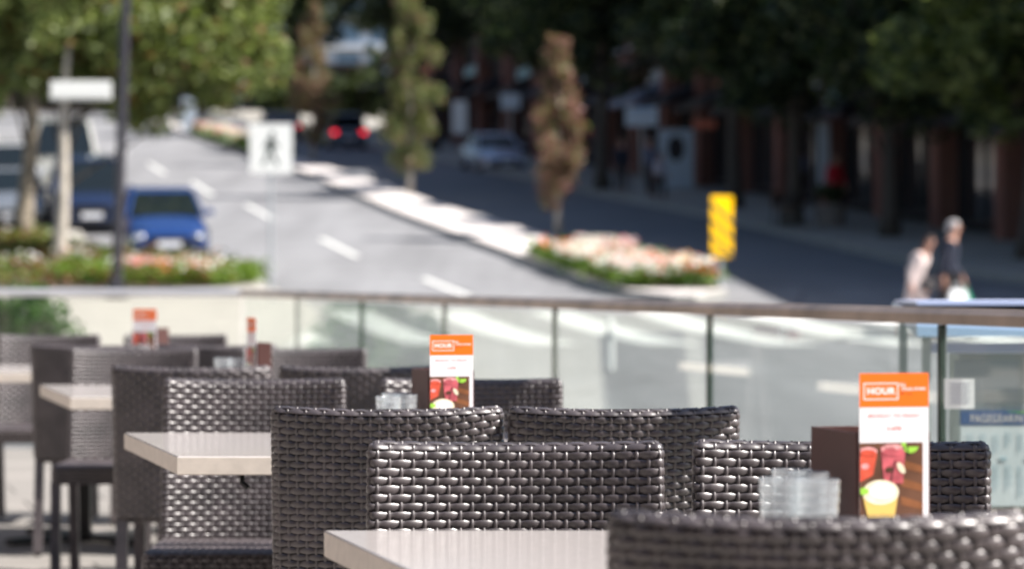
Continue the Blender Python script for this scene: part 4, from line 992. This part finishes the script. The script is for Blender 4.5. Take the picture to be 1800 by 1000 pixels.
# bench and planter by right kerb
X, Y = G(1385, 408)
be = thing('bench', 'low dark wooden bench on the right pavement in the shade', 'bench', (X, Y, gz(Y) + .14), R(75))
mb = MB(); 
for i in range(4): mb.box((0, -.2 + i * .12, .45), (1.7, .1, .04), 'wood1')
mb.build('seat', be)
mb = MB()
for i in range(3): mb.box((0, .28, .58 + i * .12), (1.7, .03, .1), 'wood1')
mb.build('backrest', be)
for s in (-1, 1): mb = MB(); mb.box((s * .7, -.1, .215), (.05, .4, .43), 'metal_dark'); mb.box((s * .7, .26, .4), (.05, .05, .8), 'metal_dark'); mb.build('leg', be)
X, Y = G(1460, 408)
pl = thing('planter', 'round dark planter with a low dark shrub on the right pavement', 'planter', (X, Y, gz(Y) + .14))
mb = MB(); mb.lathe([(0, 0), (.34, 0), (.42, .5), (.45, .52), (.45, .56), (.38, .56), (.36, .5), (0, .5)], 'stucco', 20); mb.build('pot', pl)
random.seed(9); mb = MB(); leaves(mb, ball_clumps(0, 0, .85, .35, .35, .3, 20, .15, 9), 1500, .05, LD, 1, (1, 1, 1), [3, 2, 2]); mb.build('foliage', pl, smooth='raw')

# ------------------------------------------------------------------ buildings
def building(name, label, Y0, Y1, base, side, H, wall, nb, seed, storefront=True, upper='brick2', depth=14):
    """facade along the street between Y0 and Y1; base(Y) = facade X; side=+1 stands to the right"""
    random.seed(seed); X0, X1 = base(Y0), base(Y1); L = math.hypot(X1 - X0, Y1 - Y0); a = math.atan2(-(X1 - X0), Y1 - Y0)
    z0 = gz(Y0); t = thing(name, label, 'building', (X0, Y0, z0), a)
    rise = gz(Y1) - z0; zb = -1.0; GH = 3.6; zt = H
    s = side
    def bx(mb, y, x, z, dy, dx, dz, m): mb.box((s * x, y, z), (dx, dy, dz), m)
    mb = MB(); bx(mb, L / 2, depth / 2 + .3, (zb + zt + rise) / 2, L, depth, zt + rise - zb, wall); mb.build('wall', t)
    mb = MB(); bx(mb, L / 2, .14, (GH + rise + zt + rise) / 2, L - .02, .32, zt - GH, upper); mb.build('upper_wall', t)
    mb = MB(); bx(mb, L / 2, .05, zt + rise + .15, L + .1, .8, .3, 'stucco'); bx(mb, L / 2, .0, GH + rise + .2, L, .7, .35, 'darkwall'); mb.build('cornice', t)
    bay = L / nb
    for i in range(nb):
        yc = (i + .5) * bay; zg = rise * (yc / L)
        mb = MB(); bx(mb, i * bay + .35, -.12, (zb + GH + rise) / 2, .62, .55, GH + rise - zb, 'brick'); mb.build('pillar', t)
        if storefront:
            mb = MB(); bx(mb, yc + .3, .2, zg + 1.75, bay - 1.0, .16, 2.5, 'shopglass'); w_ = mb.build('shop_window', t)
            mb = MB(); 
            for q in (-.5, 0, .5): bx(mb, yc + .3 + q * (bay - 1.0), .09, zg + 1.75, .07, .08, 2.5, 'darkwall')
            bx(mb, yc + .3, .09, zg + .45, bay - .9, .1, .12, 'darkwall'); mb.build('frame', w_)
            mm = random.choice(['awning', 'awning', 'darkwall']); mb = MB()
            if i % 3 == 1: mm = 'awnblue' if (seed == 52 and i == 4) else mm
            mb.rings([[(s * .0, y, zg + 3.5), (s * -1.3, y, zg + 2.95), (s * -1.3, y, zg + 2.7), (s * .0, y, zg + 3.3)] for y in (yc - bay / 2 + .7, yc + bay / 2 + .0)], mm); mb.build('awning', t)
            if i % 2 == 0:
                mb = MB(); bx(mb, yc, -.12, zg + 3.75, bay * .55, .08, .42, random.choice(['palewall', 'shopred', 'teal'])); mb.build('shop_sign', t)
        nf = max(1, int((zt - GH) / 3))
        for f in range(nf):
            for q in (-.25, .25):
                mb = MB(); bx(mb, yc + q * bay, -.06, GH + rise + 1.7 + f * 3, bay * .3, .1, 1.5, 'shopglass'); w_ = mb.build('window', t)
                mb = MB(); bx(mb, yc + q * bay, -.10, GH + rise + .9 + f * 3, bay * .34, .14, .1, 'palewall'); bx(mb, yc + q * bay, -.125, GH + rise + 1.7 + f * 3, .05, .04, 1.5, 'palewall'); mb.build('frame', w_)
    return t
fR = lerpf([(50, 15.2), (60, 13.1), (78, 9.7), (100, 5.5), (130, -.4), (160, -6.5), (228, -20)])
building('brick_building', 'shaded brick shop building nearest the camera at the right edge', 46, 61.8, fR, 1, 9.0, 'darkwall', 3, 51)
building('brick_building', 'second shaded brick shop building on the right, behind the person in red', 62, 80, fR, 1, 10.6, 'darkwall', 4, 55)
building('brick_building', 'middle brick shop building on the right with rose brick upper storey', 80.3, 108, fR, 1, 9.7, 'darkwall', 6, 52)
building('brick_building', 'far brick shop building on the right, beyond the silver parked car', 108.3, 165, fR, 1, 9.9, 'darkwall', 9, 53)
fL = lerpf([(60, -20), (100, -27), (160, -40), (228, -56)])
building('brick_building', 'dark building on the left behind the parked vans and trees', 95, 160, fL, -1, 10, 'darkwall', 9, 54)
# building closing the street
t = thing('brick_building', 'low dark building closing the far end of the street', 'building', (-40, 236, gz(236) - 1))
mb = MB(); mb.box((20, 6, 2.2), (70, 12, 4.4), 'darkwall'); mb.build('wall', t)
for i in range(14):
    for f in range(1): mb = MB(); mb.box((-12 + i * 4.8, -.03, 2.4 + f * 3.2), (2.2, .1, 1.6), 'shopglass'); mb.build('window', t)
mb = MB(); mb.box((20, 5.5, 4.6), (71, 13.2, .4), 'darkwall'); mb.build('roof', t)
# pale tower
Yt = 330; xt = PX(612, Yt)
t = thing('apartment_tower', 'pale blue grey apartment tower rising in the gap between the trees', 'building', (xt, Yt, gz(Yt) - 6))
mb = MB(); mb.box((0, 8, 32), (13, 16, 64), 'paleblue'); mb.build('wall', t)
for f in range(18):
    mb = MB(); mb.box((0, -.4, 5 + f * 3.2), (12.4, .9, .25), 'white'); mb.build('balcony', t)
    for q in (-4, 0, 4): mb = MB(); mb.box((q, -.02, 6.7 + f * 3.2), (2.8, .1, 2.0), 'towerglass'); mb.build('window', t)
# shop details on the right
def facade_board(px, py0, py1, wpx, label, m, name='shop_board', cat='sign', off=-.5):
    Y = 60.0
    while Y < 200 and fR(Y) + off > PX(px, Y): Y += .25
    zc0, zc1 = PZ(py1, Y), PZ(py0, Y); wd = wpx / F * Y
    t = thing(name, label, cat, (PX(px, Y), Y, zc0), 0)
    mb = MB(); mb.box((0, 0, (zc1 - zc0) / 2), (wd, .12, zc1 - zc0), m, bev=.02); mb.build('panel', t)
    mb = MB(); mb.box((0, .3, (zc1 - zc0) * .7), (.06, .6, .06), 'metal_dark'); mb.build('bracket', t)
    return t, Y, zc1 - zc0
facade_board(1466, 35, 185, 34, 'tall pale teal hanging banner on the right shop front', 'teal')
facade_board(1448, 215, 330, 20, 'tall narrow pale panel under the teal banner', 'palewall', off=-.9)
t_, Yq, hq = facade_board(1188, 228, 332, 62, 'pale blue board with a dark round emblem in the shade behind the bus stop', 'palewall', off=-1.6)
mb = MB(); mb.add([(.28 * math.cos(i * PI / 12), -.068, hq * .68 + .42 * math.sin(i * PI / 12)) for i in range(24)], [tuple(range(24))], 'darkwall'); mb.build('emblem', t_)
facade_board(1238, 212, 226, 40, 'small orange red shop sign in the shade above the pale board', 'shopred', off=-1.2)
facade_board(808, 178, 236, 26, 'tall bright white board in the sun beyond the median trees', 'signwhite', off=-3.2)
# hanging street lantern far away (lit)
Yl = 190.0; ln = thing('street_lantern', 'glowing amber lantern far up the street below the pale tower', 'lantern', (PX(624, Yl), Yl, gz(Yl)))
mb = MB(); zl = PZ(140, Yl) - gz(Yl); mb.tube([(0, 0, 0), (0, 0, zl - .4)], .07, 'pole', 8); mb.build('post', ln)
mb = MB(); mb.lathe([(0, zl - .5), (.2, zl - .4), (.3, zl), (.2, zl + .4), (0, zl + .5)], 'lit', 16); mb.build('lamp_globe', ln)
